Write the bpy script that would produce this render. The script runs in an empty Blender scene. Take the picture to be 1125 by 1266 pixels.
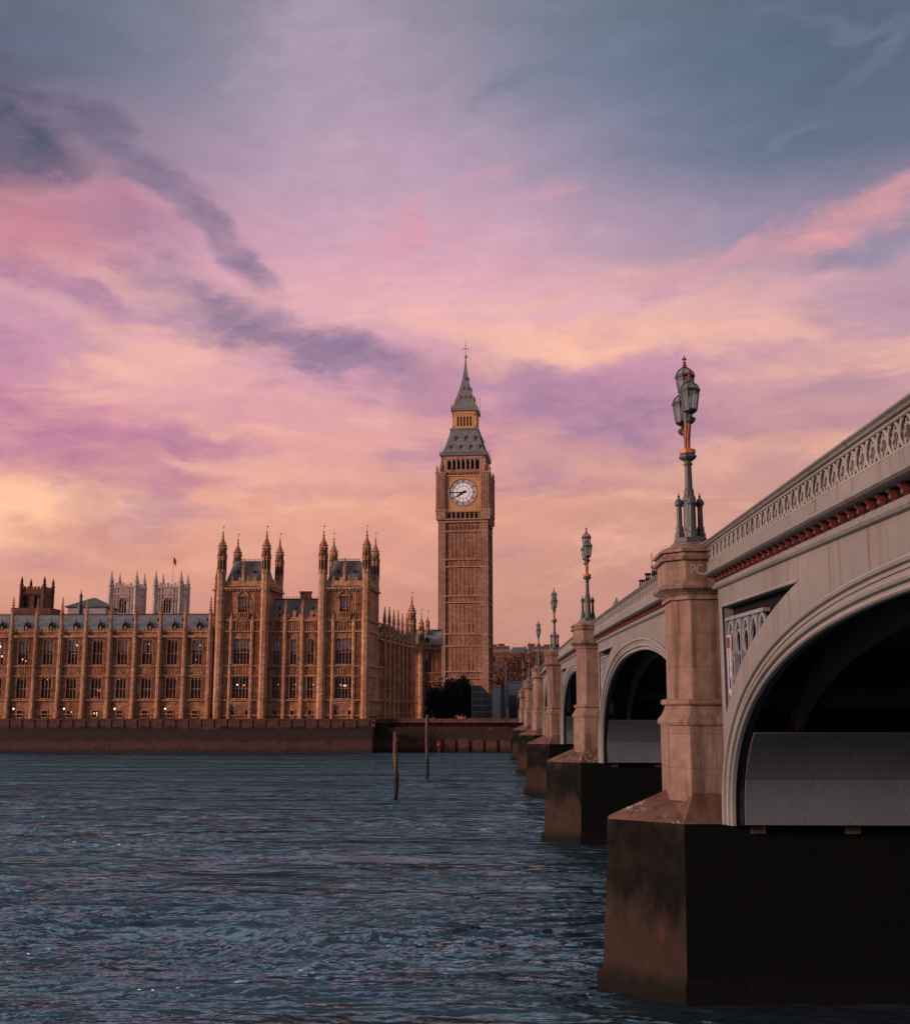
import bpy, math, random
import numpy as np
from math import sin, cos, tan, pi, radians, sqrt, atan2, asin, degrees
random.seed(7); rng = np.random.default_rng(7)
SC = bpy.context.scene
COL = SC.collection

# ------------------------------------------------------------------ camera
F, CX, CY, H = 1426., 562.5, 633., 7.7          # focal length in photo pixels, photo centre, eye height over the water
PITCH = math.atan(245 / F); YAW = math.atan(45.5 * cos(PITCH) / F)
cam = bpy.data.cameras.new("camera"); cam_ob = bpy.data.objects.new("camera", cam); COL.objects.link(cam_ob)
cam.sensor_fit = 'HORIZONTAL'; cam.sensor_width = 36; cam.lens = F / 1125 * 36
cam.clip_start = 0.1; cam.clip_end = 9000
cam_ob.location = (0, 0, H); cam_ob.rotation_euler = (pi / 2 + PITCH, 0, YAW)
SC.camera = cam_ob
_f = np.array([-sin(YAW) * cos(PITCH), cos(YAW) * cos(PITCH), sin(PITCH)])
_r = np.array([cos(YAW), sin(YAW), 0.]); _u = np.cross(_r, _f)
def ray(x, y): return _f + _r * (x - CX) / F - _u * (y - CY) / F
def at(x, y, Y):
    d = ray(x, y); t = Y / d[1]
    return (d[0] * t, Y, H + d[2] * t)
def atz(x, y, z):
    d = ray(x, y); t = (z - H) / d[2]
    return (d[0] * t, d[1] * t, z)
def azel(x, y):
    d = ray(x, y); d = d / np.linalg.norm(d)
    return degrees(atan2(d[0], d[1])), degrees(asin(d[2]))

# ------------------------------------------------------------------ exposure, sun, sky
SC.view_settings.view_transform = 'Standard'; SC.view_settings.look = 'None'
SC.cycles.sample_clamp_direct = 1.6; SC.view_settings.gamma = 1; SC.view_settings.exposure = 0
SUN_EL, SUN_AZ = 13.0, 246.0        # compass-like, clockwise from +Y: behind the camera, to the left
sd = bpy.data.lights.new("sun", 'SUN'); sun = bpy.data.objects.new("sun", sd); COL.objects.link(sun)
sd.energy = 3.0; sd.angle = radians(12); sd.color = (1.0, 0.62, 0.48)
_sx, _sy, _sz = sin(radians(SUN_AZ)) * cos(radians(SUN_EL)), cos(radians(SUN_AZ)) * cos(radians(SUN_EL)), sin(radians(SUN_EL))
from mathutils import Vector
sun.rotation_euler = Vector((_sx, _sy, _sz)).to_track_quat('Z', 'Y').to_euler()
sun.location = (-60, -40, 60)

def lin(c):
    return tuple(((v / 255 + .055) / 1.055) ** 2.4 if v > 10 else v / 255 / 12.92 for v in c)
class NT:
    """small helper to write node trees"""
    def __init__(s, tree): s.t = tree; s.n = tree.nodes; s.l = tree.links; s.n.clear()
    def node(s, typ, **kw):
        nd = s.n.new(typ)
        for k, v in kw.items(): setattr(nd, k, v)
        return nd
    def put(s, sock, v):
        if isinstance(v, bpy.types.NodeSocket): s.l.new(v, sock)
        elif v is not None:
            if sock.type == 'RGBA' and len(v) == 3: v = (*v, 1)
            sock.default_value = v
    def math(s, op, a, b=None, c=None, clamp=False):
        nd = s.node('ShaderNodeMath', operation=op, use_clamp=clamp)
        for i, v in enumerate((a, b, c)):
            if v is not None: s.put(nd.inputs[i], v)
        return nd.outputs[0]
    def vmath(s, op, a, b=None, c=None, out=0):
        nd = s.node('ShaderNodeVectorMath', operation=op)
        for i, v in enumerate((a, b, c)):
            if v is not None: s.put(nd.inputs[i], v)
        return nd.outputs[out]
    def scale(s, a, k):
        nd = s.node('ShaderNodeVectorMath', operation='SCALE'); s.put(nd.inputs[0], a); s.put(nd.inputs['Scale'], k); return nd.outputs[0]
    def mix(s, f, a, b, typ='MIX'):
        nd = s.node('ShaderNodeMix', data_type='RGBA', blend_type=typ)
        s.put(nd.inputs[0], f); s.put(nd.inputs[6], a); s.put(nd.inputs[7], b); return nd.outputs[2]
    def rng(s, v, a, b, c=0., d=1., smooth=False):
        nd = s.node('ShaderNodeMapRange', interpolation_type='SMOOTHSTEP' if smooth else 'LINEAR')
        for i, x in enumerate((v, a, b, c, d)): s.put(nd.inputs[i], x)
        return nd.outputs[0]
    def noise(s, vec, scale, detail=4, rough=.55, dist=0., color=False):
        nd = s.node('ShaderNodeTexNoise')
        if vec is not None: s.l.new(vec, nd.inputs['Vector'])
        nd.inputs['Scale'].default_value = scale; nd.inputs['Detail'].default_value = detail
        nd.inputs['Roughness'].default_value = rough; nd.inputs['Distortion'].default_value = dist
        return nd.outputs[1 if color else 0]
    def mapping(s, vec, loc=(0, 0, 0), rot=(0, 0, 0), sc=(1, 1, 1), typ='POINT'):
        nd = s.node('ShaderNodeMapping', vector_type=typ); s.l.new(vec, nd.inputs[0])
        nd.inputs[1].default_value = loc; nd.inputs[2].default_value = rot; nd.inputs[3].default_value = sc
        return nd.outputs[0]

W = bpy.data.worlds.new("World"); SC.world = W; W.use_nodes = True
def build_sky():
    g = NT(W.node_tree)
    dirv = g.node('ShaderNodeTexCoord').outputs['Generated']
    sep = g.node('ShaderNodeSeparateXYZ'); g.l.new(dirv, sep.inputs[0])
    az = g.math('MULTIPLY', g.math('ARCTAN2', sep.outputs[0], sep.outputs[1]), 180 / pi)
    el = g.math('MULTIPLY', g.math('ARCSINE', sep.outputs[2]), 180 / pi)
    cmb = g.node('ShaderNodeCombineXYZ'); g.l.new(az, cmb.inputs[0]); g.l.new(el, cmb.inputs[1])
    p0 = cmb.outputs[0]                                     # direction as (azimuth, elevation) in degrees
    st = g.mapping(p0, sc=(.55, 1, 1))
    w1 = g.scale(g.vmath('SUBTRACT', g.noise(st, .13, 3, .5, color=True), (.5, .5, .5)), 4.2)
    w2 = g.scale(g.vmath('SUBTRACT', g.noise(st, .55, 5, .6, color=True), (.5, .5, .5)), 2.4)
    pw = g.vmath('ADD', g.vmath('ADD', p0, w1), w2)
    pw = g.vmath('MULTIPLY', pw, (1, 1, 0))
    psoft = g.vmath('MULTIPLY', g.vmath('ADD', p0, g.scale(w1, .6)), (1, 1, 0))
    s2 = g.node('ShaderNodeSeparateXYZ'); g.l.new(psoft, s2.inputs[0])
    cols = [0, 160, 320, 480, 640, 800, 960, 1125]
    rows = [
     (0,   [(95,107,127),(110,119,140),(140,135,158),(150,142,164),(116,125,147),(99,113,135),(91,106,128),(89,103,123)]),
     (100, [(92,100,124),(112,119,145),(150,142,167),(165,149,174),(124,129,155),(100,116,141),(88,106,131),(86,101,126)]),
     (200, [(135,115,140),(140,125,152),(172,151,179),(186,156,184),(162,148,177),(118,125,153),(94,111,138),(95,108,135)]),
     (290, [(190,135,158),(178,140,168),(196,155,181),(208,163,187),(196,158,184),(165,146,174),(135,132,162),(150,135,162)]),
     (380, [(196,150,175),(205,158,180),(212,165,182),(222,172,186),(222,174,184),(214,168,176),(196,156,174),(176,146,170)]),
     (460, [(190,138,170),(212,160,178),(208,156,177),(205,156,178),(200,150,174),(190,142,170),(194,150,168),(186,148,166)]),
     (550, [(196,134,160),(214,154,164),(216,160,162),(216,160,160),(204,150,156),(198,147,152),(192,146,152),(186,144,150)]),
     (640, [(236,182,158),(228,172,150),(222,162,146),(216,156,142),(208,152,140),(203,150,138),(194,143,136),(184,138,134)]),
     (770, [(203,143,130),(203,143,130),(202,142,128),(198,140,128),(192,140,130),(188,137,128),(182,132,126),(176,128,124)]),
     (880, [(178,128,118),(178,128,118),(178,126,116),(176,126,116),(172,126,118),(168,124,116),(164,120,114),(158,116,112)]),
    ]
    c = None; prev = None
    a0, a1 = azel(0, 450)[0], azel(1125, 450)[0]
    fac_az = g.rng(s2.outputs[0], a0 - 12, a1 + 12)
    for y, cs in rows:
        rp = g.node('ShaderNodeValToRGB'); rp.color_ramp.interpolation = 'B_SPLINE'
        e = rp.color_ramp.elements
        ps = [(azel(x, 450)[0] - a0 + 12) / (a1 - a0 + 24) for x in cols]
        while len(e) < 8: e.new(.5)
        for i in range(8):
            e[i].position = ps[i]; e[i].color = (*lin(cs[i]), 1)
        g.l.new(fac_az, rp.inputs[0])
        elv = azel(562, y)[1]
        if c is None: c = rp.outputs[0]
        else: c = g.mix(g.rng(s2.outputs[1], prev, elv, 0, 1, True), c, rp.outputs[0])
        prev = elv
    # higher sky above the picture: paler blue grey overcast that lights the water
    c = g.mix(g.rng(s2.outputs[1], 33.5, 44, 0, 1, True), c, (*lin((228, 232, 238)), 1))
    c = g.mix(g.rng(s2.outputs[1], 50, 72, 0, 1, True), c, (*lin((66, 80, 106)), 1))   # unseen dark zenith, added so steep ripples reflect dark
    back = g.rng(g.math('ABSOLUTE', az), 70, 120, 0, 1, True)             # unseen sky behind the camera, dimmed and cooled to darken faces turned there
    c0 = c
    blobs = [ # photo x, y, half length, half width, tilt (deg, down to the right), colour, strength
     (-10, 135, 140, 85, 18, (80, 86, 112), .85), (40, 200, 70, 26, 10, (104, 98, 128), .5), (135, 150, 70, 26, 35, (104, 100, 132), .75),
     (40, 285, 130, 60, 8, (196, 128, 146), .7), (100, 232, 110, 22, 3, (210, 146, 164), .55),
     (160, 265, 90, 34, 20, (160, 118, 150), .55), (70, 345, 120, 26, 10, (150, 116, 156), .6),
     (262, 272, 120, 21, 40, (126, 112, 144), .75), (325, 325, 40, 14, 30, (120, 106, 143), .5),
     (322, 408, 190, 36, 20, (136, 116, 148), .85), (430, 455, 90, 30, 12, (132, 112, 152), .65),
     (130, 395, 90, 20, 12, (216, 168, 172), .5), (500, 650, 190, 40, 0, (220, 160, 140), .5), (300, 690, 220, 30, 0, (214, 152, 136), .5),
     (110, 415, 60, 16, 5, (172, 138, 168), .5),
     (170, 350, 100, 14, 12, (226, 178, 176), .5),
     (260, 460, 150, 18, 16, (226, 172, 170), .55), (40, 530, 170, 45, 12, (182, 122, 158), .8),
     (215, 550, 115, 26, 0, (172, 118, 156), .75), (140, 596, 190, 22, 3, (170, 116, 150), .55),
     (330, 505, 170, 16, 8, (214, 158, 170), .5), (15, 640, 125, 40, 0, (248, 198, 164), .85),
     (120, 668, 130, 16, 5, (190, 132, 132), .6), (20, 685, 100, 16, 4, (184, 128, 138), .55),
     (95, 640, 26, 34, -50, (196, 140, 138), .5), (430, 610, 130, 16, -4, (190, 138, 138), .5),
     (330, 590, 150, 18, 2, (226, 174, 158), .5),
     (745, 505, 165, 52, 6, (160, 122, 160), .85), (620, 470, 90, 30, 8, (174, 134, 166), .6),
     (790, 402, 240, 28, -12, (242, 188, 164), .8), (610, 425, 130, 22, 8, (236, 184, 170), .65),
     (560, 340, 220, 60, 0, (214, 164, 182), .5),
     (1050, 258, 150, 22, -14, (212, 152, 162), .85), (890, 312, 120, 15, -22, (200, 150, 172), .75),
     (1085, 292, 90, 15, -4, (132, 130, 162), .75), (960, 350, 190, 26, -8, (196, 155, 176), .55),
     (1000, 445, 150, 26, -5, (206, 160, 160), .5), (1020, 470, 80, 14, -4, (160, 126, 152), .4),
     (930, 560, 160, 20, -6, (214, 160, 148), .55), (790, 575, 130, 18, 4, (206, 158, 150), .55),
     (700, 600, 100, 13, -4, (176, 130, 144), .45), (1000, 520, 120, 20, -4, (178, 136, 152), .4),
     (400, 70, 95, 150, 0, (170, 153, 178), .6), (400, 215, 60, 60, 0, (190, 160, 188), .4),
     (590, 220, 55, 11, -4, (190, 152, 178), .7), (670, 243, 42, 11, -6, (190, 150, 176), .7),
     (545, 120, 26, 22, 0, (158, 142, 168), .6), (860, 268, 30, 9, -20, (160, 146, 172), .7),
     (995, 152, 40, 9, -22, (118, 127, 152), .5), (1085, 55, 55, 14, -32, (112, 122, 147), .45),
     (700, 95, 130, 14, -20, (112, 124, 148), .5), (500, 270, 40, 20, -60, (216, 150, 170), .5),
     (1060, 8, 90, 12, 8, (110, 120, 145), .45),
    ]
    K = degrees(1 / F)
    tex = g.rng(g.noise(g.mapping(pw, rot=(0, 0, radians(-12)), sc=(.35, 1, 1)), 1.1, 6, .62), .3, .7, .55, 1.25)
    edge = g.math('MULTIPLY', g.math('SUBTRACT', g.noise(g.mapping(p0, rot=(0, 0, radians(-14)), sc=(.45, 1.1, 1)), .62, 8, .64), .5), 1.3)
    # broken banks of lit and shaded cloud across the lower sky
    bank = g.noise(g.mapping(p0, loc=(3, 7, 0), rot=(0, 0, radians(-10)), sc=(.30, 1.15, 1)), .30, 8, .60, .5)
    low = g.math('MULTIPLY', g.rng(el, 4, 9, 0, 1, True), g.rng(el, 26, 17, 0, 1, True))
    c = g.mix(g.math('MULTIPLY', g.rng(bank, .50, .66, 0, .62, True), low), c, (*lin((240, 186, 166)), 1))
    c = g.mix(g.math('MULTIPLY', g.rng(bank, .47, .33, 0, .55, True), low), c, (*lin((168, 126, 160)), 1))
    for x, y, rx, ry, ang, colr, s in blobs:
        a, e = azel(x, y); ce = cos(radians(e))
        v = g.vmath('SUBTRACT', pw, (a, e, 0))
        v = g.mapping(v, rot=(0, 0, radians(ang)), sc=(1, 1, 1))
        v = g.vmath('MULTIPLY', v, (ce / (rx * K), 1 / (ry * K), 0))
        d = g.vmath('LENGTH', v, out=1)
        d = g.math('ADD', d, edge)
        m = g.math('MULTIPLY', g.rng(d, 1.32, .30, 0, s, True), tex, clamp=True)
        c = g.mix(m, c, (*lin(colr), 1))
    c = g.mix(g.math('MULTIPLY', back, .85), c, (*lin((92, 90, 108)), 1))
    fine = g.noise(g.mapping(pw, rot=(0, 0, radians(-10)), sc=(.4, 1.2, 1)), .8, 7, .6)
    c = g.mix(1.0, c, g.rng(fine, .25, .75, .92, 1.08), 'MULTIPLY')
    c = g.mix(1., c, (1.045, 1.0, .93, 1), 'MULTIPLY')
    c = g.mix(g.rng(el, -2, 0, 1, 0), c, (*lin((30, 34, 44)), 1))        # nothing shines from below the horizon
    b1 = g.node('ShaderNodeBackground'); g.put(b1.inputs[0], c); b1.inputs[1].default_value = 1.12
    sky = g.node('ShaderNodeTexSky', sky_type='NISHITA'); sky.sun_disc = False
    sky.sun_elevation = radians(SUN_EL); sky.sun_rotation = radians(SUN_AZ)
    b2 = g.node('ShaderNodeBackground'); g.l.new(sky.outputs[0], b2.inputs[0]); b2.inputs[1].default_value = 0.05
    mx = g.node('ShaderNodeMixShader'); mx.inputs[0].default_value = .06
    g.l.new(b1.outputs[0], mx.inputs[1]); g.l.new(b2.outputs[0], mx.inputs[2])
    out = g.node('ShaderNodeOutputWorld'); g.l.new(mx.outputs[0], out.inputs[0])
build_sky()
W.cycles.sampling_method = 'MANUAL'; W.cycles.sample_map_resolution = 512

# ------------------------------------------------------------------ materials
def material(name, build):
    m = bpy.data.materials.new(name); m.use_nodes = True
    g = NT(m.node_tree)
    bs = g.node('ShaderNodeBsdfPrincipled'); out = g.node('ShaderNodeOutputMaterial')
    g.l.new(bs.outputs[0], out.inputs[0])
    build(g, bs)
    return m
def pos(g): return g.node('ShaderNodeNewGeometry').outputs['Position']
def bump(g, bs, h, dist, strength=1.):
    b = g.node('ShaderNodeBump'); b.inputs['Strength'].default_value = strength; b.inputs['Distance'].default_value = dist
    g.l.new(h, b.inputs['Height']); g.l.new(b.outputs[0], bs.inputs['Normal'])
def plain(name, col, rough=.6, metal=0., var=.25, scale=1.5, bmp=0.):
    def b(g, bs):
        p = pos(g)
        n = g.noise(p, scale, 5, .6)
        c = g.mix(1., (*col, 1), g.rng(n, .25, .75, 1 - var, 1 + var), 'MULTIPLY')
        g.put(bs.inputs['Base Color'], c); g.put(bs.inputs['Roughness'], g.rng(n, .3, .7, rough - .1, min(1, rough + .1)))
        bs.inputs['Metallic'].default_value = metal
        if bmp: bump(g, bs, n, bmp)
    return material(name, b)

def stone_palace(name, col, soot=.5, k=1.):
    def b(g, bs):
        p = pos(g)
        big = g.noise(p, .12, 4, .6); mid = g.noise(p, 1.1, 5, .65); fine = g.noise(g.mapping(p, sc=(1, 1, .6)), 3.2, 4, .7)
        st = g.noise(g.mapping(p, sc=(1.6, 1.6, .10)), .9, 4, .6)            # rain streaks
        br = g.node('ShaderNodeTexBrick'); g.l.new(g.vmath('MULTIPLY', g.mapping(p, rot=(pi / 2, 0, 0)), (1, 1, 1)), br.inputs[0])
        br.inputs['Scale'].default_value = 1.; br.inputs['Brick Width'].default_value = 1.1; br.inputs['Row Height'].default_value = .45
        br.inputs['Mortar Size'].default_value = .03; br.inputs['Color1'].default_value = (.86, .86, .86, 1); br.inputs['Color2'].default_value = (1.14, 1.14, 1.14, 1); br.inputs['Mortar'].default_value = (.82, .82, .82, 1)
        c = g.mix(g.rng(big, .35, .65), (*col, 1), (col[0] * .80, col[1] * .70, col[2] * .66, 1))
        c = g.mix(1., c, br.outputs[0], 'MULTIPLY')
        c = g.mix(1., c, g.rng(mid, .25, .75, 1 - .38 * k, 1 + .35 * k), 'MULTIPLY')
        c = g.mix(1., c, g.rng(fine, .25, .75, 1 - .3 * k, 1 + .3 * k), 'MULTIPLY')
        c = g.mix(g.rng(st, .5, .72, 0, soot), c, (.035, .026, .024, 1))
        g.put(bs.inputs['Base Color'], c); bs.inputs['Roughness'].default_value = .9
        bs.inputs['Specular IOR Level'].default_value = .2
        bump(g, bs, g.math('ADD', mid, fine), .12)
    return material(name, b)

def granite(g, bs, col, tide=False, splash=False, wet_shade=0.):
    p = pos(g)
    big = g.noise(p, .5, 4, .6); mid = g.noise(p, 2.6, 6, .65); fine = g.noise(p, 28, 3, .7)
    st = g.noise(g.mapping(p, sc=(2.6, 2.6, .16)), 1.1, 5, .65)
    c = g.mix(g.rng(big, .35, .68), (*col, 1), (col[0] * .72, col[1] * .62, col[2] * .55, 1))
    c = g.mix(1., c, g.rng(mid, .25, .75, .72, 1.25), 'MULTIPLY')
    c = g.mix(1., c, g.rng(fine, .25, .75, .92, 1.08), 'MULTIPLY')
    c = g.mix(g.rng(st, .48, .72, 0, .85), c, (.045, .030, .025, 1))
    rust = g.noise(g.mapping(p, sc=(3., 3., .5)), .8, 5, .7)
    c = g.mix(g.rng(rust, .60, .74, 0, .55), c, (.17, .055, .025, 1))
    rough = .85
    sp = g.node('ShaderNodeSeparateXYZ'); g.l.new(p, sp.inputs[0])
    fr = g.math('ABSOLUTE', g.math('SUBTRACT', g.math('FRACT', g.math('ADD', g.math('MULTIPLY', sp.outputs[2], 1 / .94), g.math('MULTIPLY', mid, .02))), .5))
    c = g.mix(g.rng(fr, .014, .006, 0, .45), c, (.05, .03, .024, 1))                # bed joints
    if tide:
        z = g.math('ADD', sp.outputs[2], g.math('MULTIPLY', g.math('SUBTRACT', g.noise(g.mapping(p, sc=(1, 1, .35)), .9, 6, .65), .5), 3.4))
        band = g.math('MULTIPLY', g.rng(z, 2.0 - wet_shade, 2.7 - wet_shade), g.rng(z, 4.95 + wet_shade * .3, 4.35 + wet_shade * .3))
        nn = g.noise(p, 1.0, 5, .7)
        wet = g.mix(g.rng(nn, .42, .68), (.004, .005, .006, 1), ((.020, .017, .012, 1) if not wet_shade else (.007, .007, .006, 1)))
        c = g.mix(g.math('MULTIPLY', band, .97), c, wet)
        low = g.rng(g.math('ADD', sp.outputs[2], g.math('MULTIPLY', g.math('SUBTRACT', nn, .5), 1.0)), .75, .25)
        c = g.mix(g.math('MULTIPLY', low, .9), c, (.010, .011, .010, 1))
        if wet_shade: c = g.mix(.45, c, (.003, .005, .008, 1))  # blue-black shade mixed over the whole side wall
    if splash:
        s1 = g.noise(g.mapping(p, sc=(1, 1, 1)), 5.5, 6, .75)
        s0 = g.noise(p, .75, 3, .6)
        m = g.math('MULTIPLY', g.rng(s1, .52, .58), g.rng(s0, .55, .62))
        m = g.math('MULTIPLY', m, g.rng(sp.outputs[2], 5.6, 4.75, .15, 1.))
        c = g.mix(g.math('MULTIPLY', m, .8), c, (.50, .47, .46, 1))
        c = g.mix(g.math('MULTIPLY', g.rng(g.noise(p, 1.7, 5, .7), .62, .72), .5), c, (.26, .07, .02, 1))
    g.put(bs.inputs['Base Color'], c); bs.inputs['Roughness'].default_value = rough
    bs.inputs['Specular IOR Level'].default_value = .1 if tide else .25
    bump(g, bs, g.math('ADD', mid, g.math('MULTIPLY', fine, .3)), .03)

def paint(g, bs, col, rustk=.5, seam=False):
    p = pos(g)
    big = g.noise(p, .45, 4, .6)
    st = g.noise(g.mapping(p, sc=(3.2, 3.2, .10)), 1.2, 5, .6)
    c = g.mix(1., (*col, 1), g.rng(big, .3, .7, .84, 1.1), 'MULTIPLY')
    c = g.mix(1., c, g.rng(g.noise(p, 6, 5, .7), .3, .7, .92, 1.08), 'MULTIPLY')
    if seam:                                        # plate joints of the cast iron face
        sp = g.node('ShaderNodeSeparateXYZ'); g.l.new(p, sp.inputs[0])
        fr = g.math('ABSOLUTE', g.math('SUBTRACT', g.math('FRACT', g.math('MULTIPLY', sp.outputs[1], 1 / 2.3)), .5))
        c = g.mix(g.rng(fr, .006, .004, 0, .55), c, (.05, .04, .035, 1))
        c = g.mix(g.math('MULTIPLY', g.rng(fr, .06, .0, 0, .5), g.rng(st, .45, .65)), c, (.14, .075, .05, 1))
    c = g.mix(g.rng(st, .55, .78, 0, rustk), c, (col[0] * .72, col[1] * .52, col[2] * .42, 1))
    c = g.mix(g.rng(g.noise(g.mapping(p, sc=(1, 1, .3)), 1.7, 6, .7), .60, .78, 0, .6), c, (col[0] * .4, col[1] * .34, col[2] * .3, 1))
    g.put(bs.inputs['Base Color'], c); bs.inputs['Roughness'].default_value = .55
    bs.inputs['Specular IOR Level'].default_value = .35
    bump(g, bs, g.noise(p, 9, 4, .6), .008)

M = {}
M['palace'] = stone_palace('palace_stone', (.50, .262, .148), .75, 1.3)
M['palace_trim'] = stone_palace('palace_trim', (.59, .335, .205), .45, 1.1)
M['palace_shade'] = M['palace']
M['tower'] = stone_palace('tower_stone', (.47, .285, .20), .2, .55)
M['tower_trim'] = stone_palace('tower_trim', (.53, .335, .245), .2, .6)
M['gilt'] = plain('gilt', (.60, .34, .15), .45, 0., .3, 3)
M['gilt_pale'] = plain('gilt_pale', (.72, .40, .16), .5, 0., .25, 3)
M['abbey'] = stone_palace('abbey_stone', (.66, .57, .55), .3)
M['brown_stone'] = stone_palace('brown_stone', (.22, .11, .08), .5)
def _slate(g, bs):
    p = pos(g)
    n = g.noise(p, .8, 5, .65); f = g.noise(g.mapping(p, sc=(2.5, 2.5, .4)), 2., 3, .6)
    c = g.mix(g.rng(n, .3, .7), (.25, .25, .26, 1), (.17, .175, .185, 1))
    c = g.mix(1., c, g.rng(f, .3, .7, .75, 1.2), 'MULTIPLY')
    g.put(bs.inputs['Base Color'], c); bs.inputs['Roughness'].default_value = .55
    bump(g, bs, f, .05)
M['slate'] = material('slate', _slate)
M['slate_dark'] = plain('slate_dark', (.055, .06, .07), .55, 0, .3, .8)
M['glass'] = plain('window_glass', (.018, .022, .03), .12, 0., .5, 1.2)
M['blind'] = plain('window_blind', (.50, .50, .54), .6, 0., .3, 2.)
M['dark'] = plain('dark_recess', (.018, .018, .022), .8, 0, .3)
M['iron'] = plain('black_iron', (.022, .024, .026), .5, 0, .3)
M['granite'] = material('granite', lambda g, b: granite(g, b, (.31, .215, .175)))
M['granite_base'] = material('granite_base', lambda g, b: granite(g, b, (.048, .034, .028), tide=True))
M['granite_wet_shade'] = material('granite_wet_shade', lambda g, b: granite(g, b, (.015, .012, .011), tide=True, wet_shade=2.0))  # side walls: weed and shade are both put into this colour
M['granite_slope'] = material('granite_slope', lambda g, b: granite(g, b, (.17, .10, .078), splash=True))
M['paint'] = material('bridge_paint', lambda g, b: paint(g, b, (.24, .236, .226), .95, True))
M['paint_light'] = material('bridge_paint_light', lambda g, b: paint(g, b, (.315, .31, .295), .5))
M['paint_grey'] = material('bridge_paint_grey', lambda g, b: paint(g, b, (.24, .26, .28), .3))
M['plate_shade'] = material('shaded_plate_paint', lambda g, b: paint(g, b, (.10, .116, .135), .6, True))  # darker copy of the plate paint for shade higher up, with more stains
M['plate'] = material('plate_paint', lambda g, b: paint(g, b, (.14, .168, .20), .5, True))
M['paint_panel'] = material('parapet_backing_paint', lambda g, b: paint(g, b, (.15, .145, .14), .3))
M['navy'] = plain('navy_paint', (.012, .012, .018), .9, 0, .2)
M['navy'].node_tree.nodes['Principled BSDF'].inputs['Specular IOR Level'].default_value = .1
M['red'] = plain('red_paint', (.15, .036, .028), .55, 0, .35, 7)
M['rib'] = plain('under_bridge_shade', (.017, .022, .028), .7, 0, .4, .8)  # near-black colour stands in for the shade under the arches
M['lamp_iron'] = plain('lamp_paint', (.072, .082, .082), .5, 0, .3, 4)
M['lamp_dark'] = plain('lamp_dark_paint', (.03, .035, .04), .45, 0, .3, 4)
M['lamp_red'] = plain('lamp_red_paint', (.30, .05, .04), .5, 0, .3, 5)
M['lamp_gilt'] = plain('lamp_gilt', (.55, .20, .06), .45, 0, .3, 5)
M['road'] = plain('asphalt', (.05, .05, .052), .9, 0, .2, 2)
M['timber'] = plain('wet_timber', (.13, .075, .05), .8, 0, .5, 2.5, .03)
M['orange'] = plain('orange_paint', (.50, .10, .03), .6, 0, .3, 4)
M['white_metal'] = plain('white_metal', (.42, .43, .46), .5, 0, .15)
M['hoarding'] = plain('grey_sheeting', (.36, .39, .44), .5, 0, .3, 1.2)
M['hoarding_dark'] = plain('dark_sheeting', (.075, .085, .105), .4, 0, .3, .8)
M['ground'] = plain('ground_soil', (.09, .075, .06), .95, 0, .3, .5)
M['grass'] = plain('lawn', (.04, .05, .025), .95, 0, .3, .7)
M['bark'] = plain('bark', (.05, .035, .026), .9, 0, .3, 3)
M['leaf_dark'] = plain('leaf_dark', (.020, .027, .021), .85, 0, .85, 1.4)
M['leaf_brown'] = plain('leaf_brown', (.15, .058, .036), .8, 0, .6, .7)
M['leaf_rust'] = plain('leaf_rust', (.115, .048, .034), .8, 0, .6, .7)
M['blue_roof'] = plain('blue_roof', (.07, .10, .15), .5, 0, .2)
M['bg_brick'] = plain('far_brick', (.20, .10, .07), .9, 0, .4, .5)
M['white_wall'] = plain('white_wall', (.42, .40, .40), .8, 0, .2, .5)
M['chalk'] = plain('chalk_paint', (.40, .34, .32), .8, 0, .4, 12)
M['dial'] = plain('dial_glass', (.85, .80, .82), .35, 0., .12, 1.5)
for _n in M['dial'].node_tree.nodes:
    if _n.type == 'BSDF_PRINCIPLED': _n.inputs['Emission Color'].default_value = (1, .90, .88, 1); _n.inputs['Emission Strength'].default_value = .16   # faint glow of a backlit dial, added to whiten it
M['dial_ring'] = plain('dial_ring_glass', (.52, .52, .57), .4, 0, .2, 2)
M['flag'] = plain('flag_cloth', (.25, .03, .05), .8, 0, .3, 2)
M['flag_blue'] = plain('shield_blue', (.05, .07, .2), .5)
M['shield_white'] = plain('shield_white', (.55, .55, .6), .5, 0, .2, 6)
def emis(name, col, s):
    m = bpy.data.materials.new(name); m.use_nodes = True; g = NT(m.node_tree)
    e = g.node('ShaderNodeEmission'); e.inputs[0].default_value = (*col, 1); e.inputs[1].default_value = s
    o = g.node('ShaderNodeOutputMaterial'); g.l.new(e.outputs[0], o.inputs[0]); return m
M['lit'] = emis('lit_lamp', (1, .62, .38), 2.2)
M['lit_red'] = emis('lit_orange_lamp', (1, .25, .08), 1.6)
def _lg():
    m = bpy.data.materials.new('lantern_glass'); m.use_nodes = True; g = NT(m.node_tree)
    t = g.node('ShaderNodeBsdfTransparent'); t.inputs[0].default_value = (.80, .86, .86, 1)
    b = g.node('ShaderNodeBsdfPrincipled'); b.inputs['Base Color'].default_value = (.34, .38, .40, 1); b.inputs['Roughness'].default_value = .12
    mx = g.node('ShaderNodeMixShader'); mx.inputs[0].default_value = .42
    g.l.new(t.outputs[0], mx.inputs[1]); g.l.new(b.outputs[0], mx.inputs[2])
    o = g.node('ShaderNodeOutputMaterial'); g.l.new(mx.outputs[0], o.inputs[0]); return m
M['lantern_glass'] = _lg()
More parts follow.
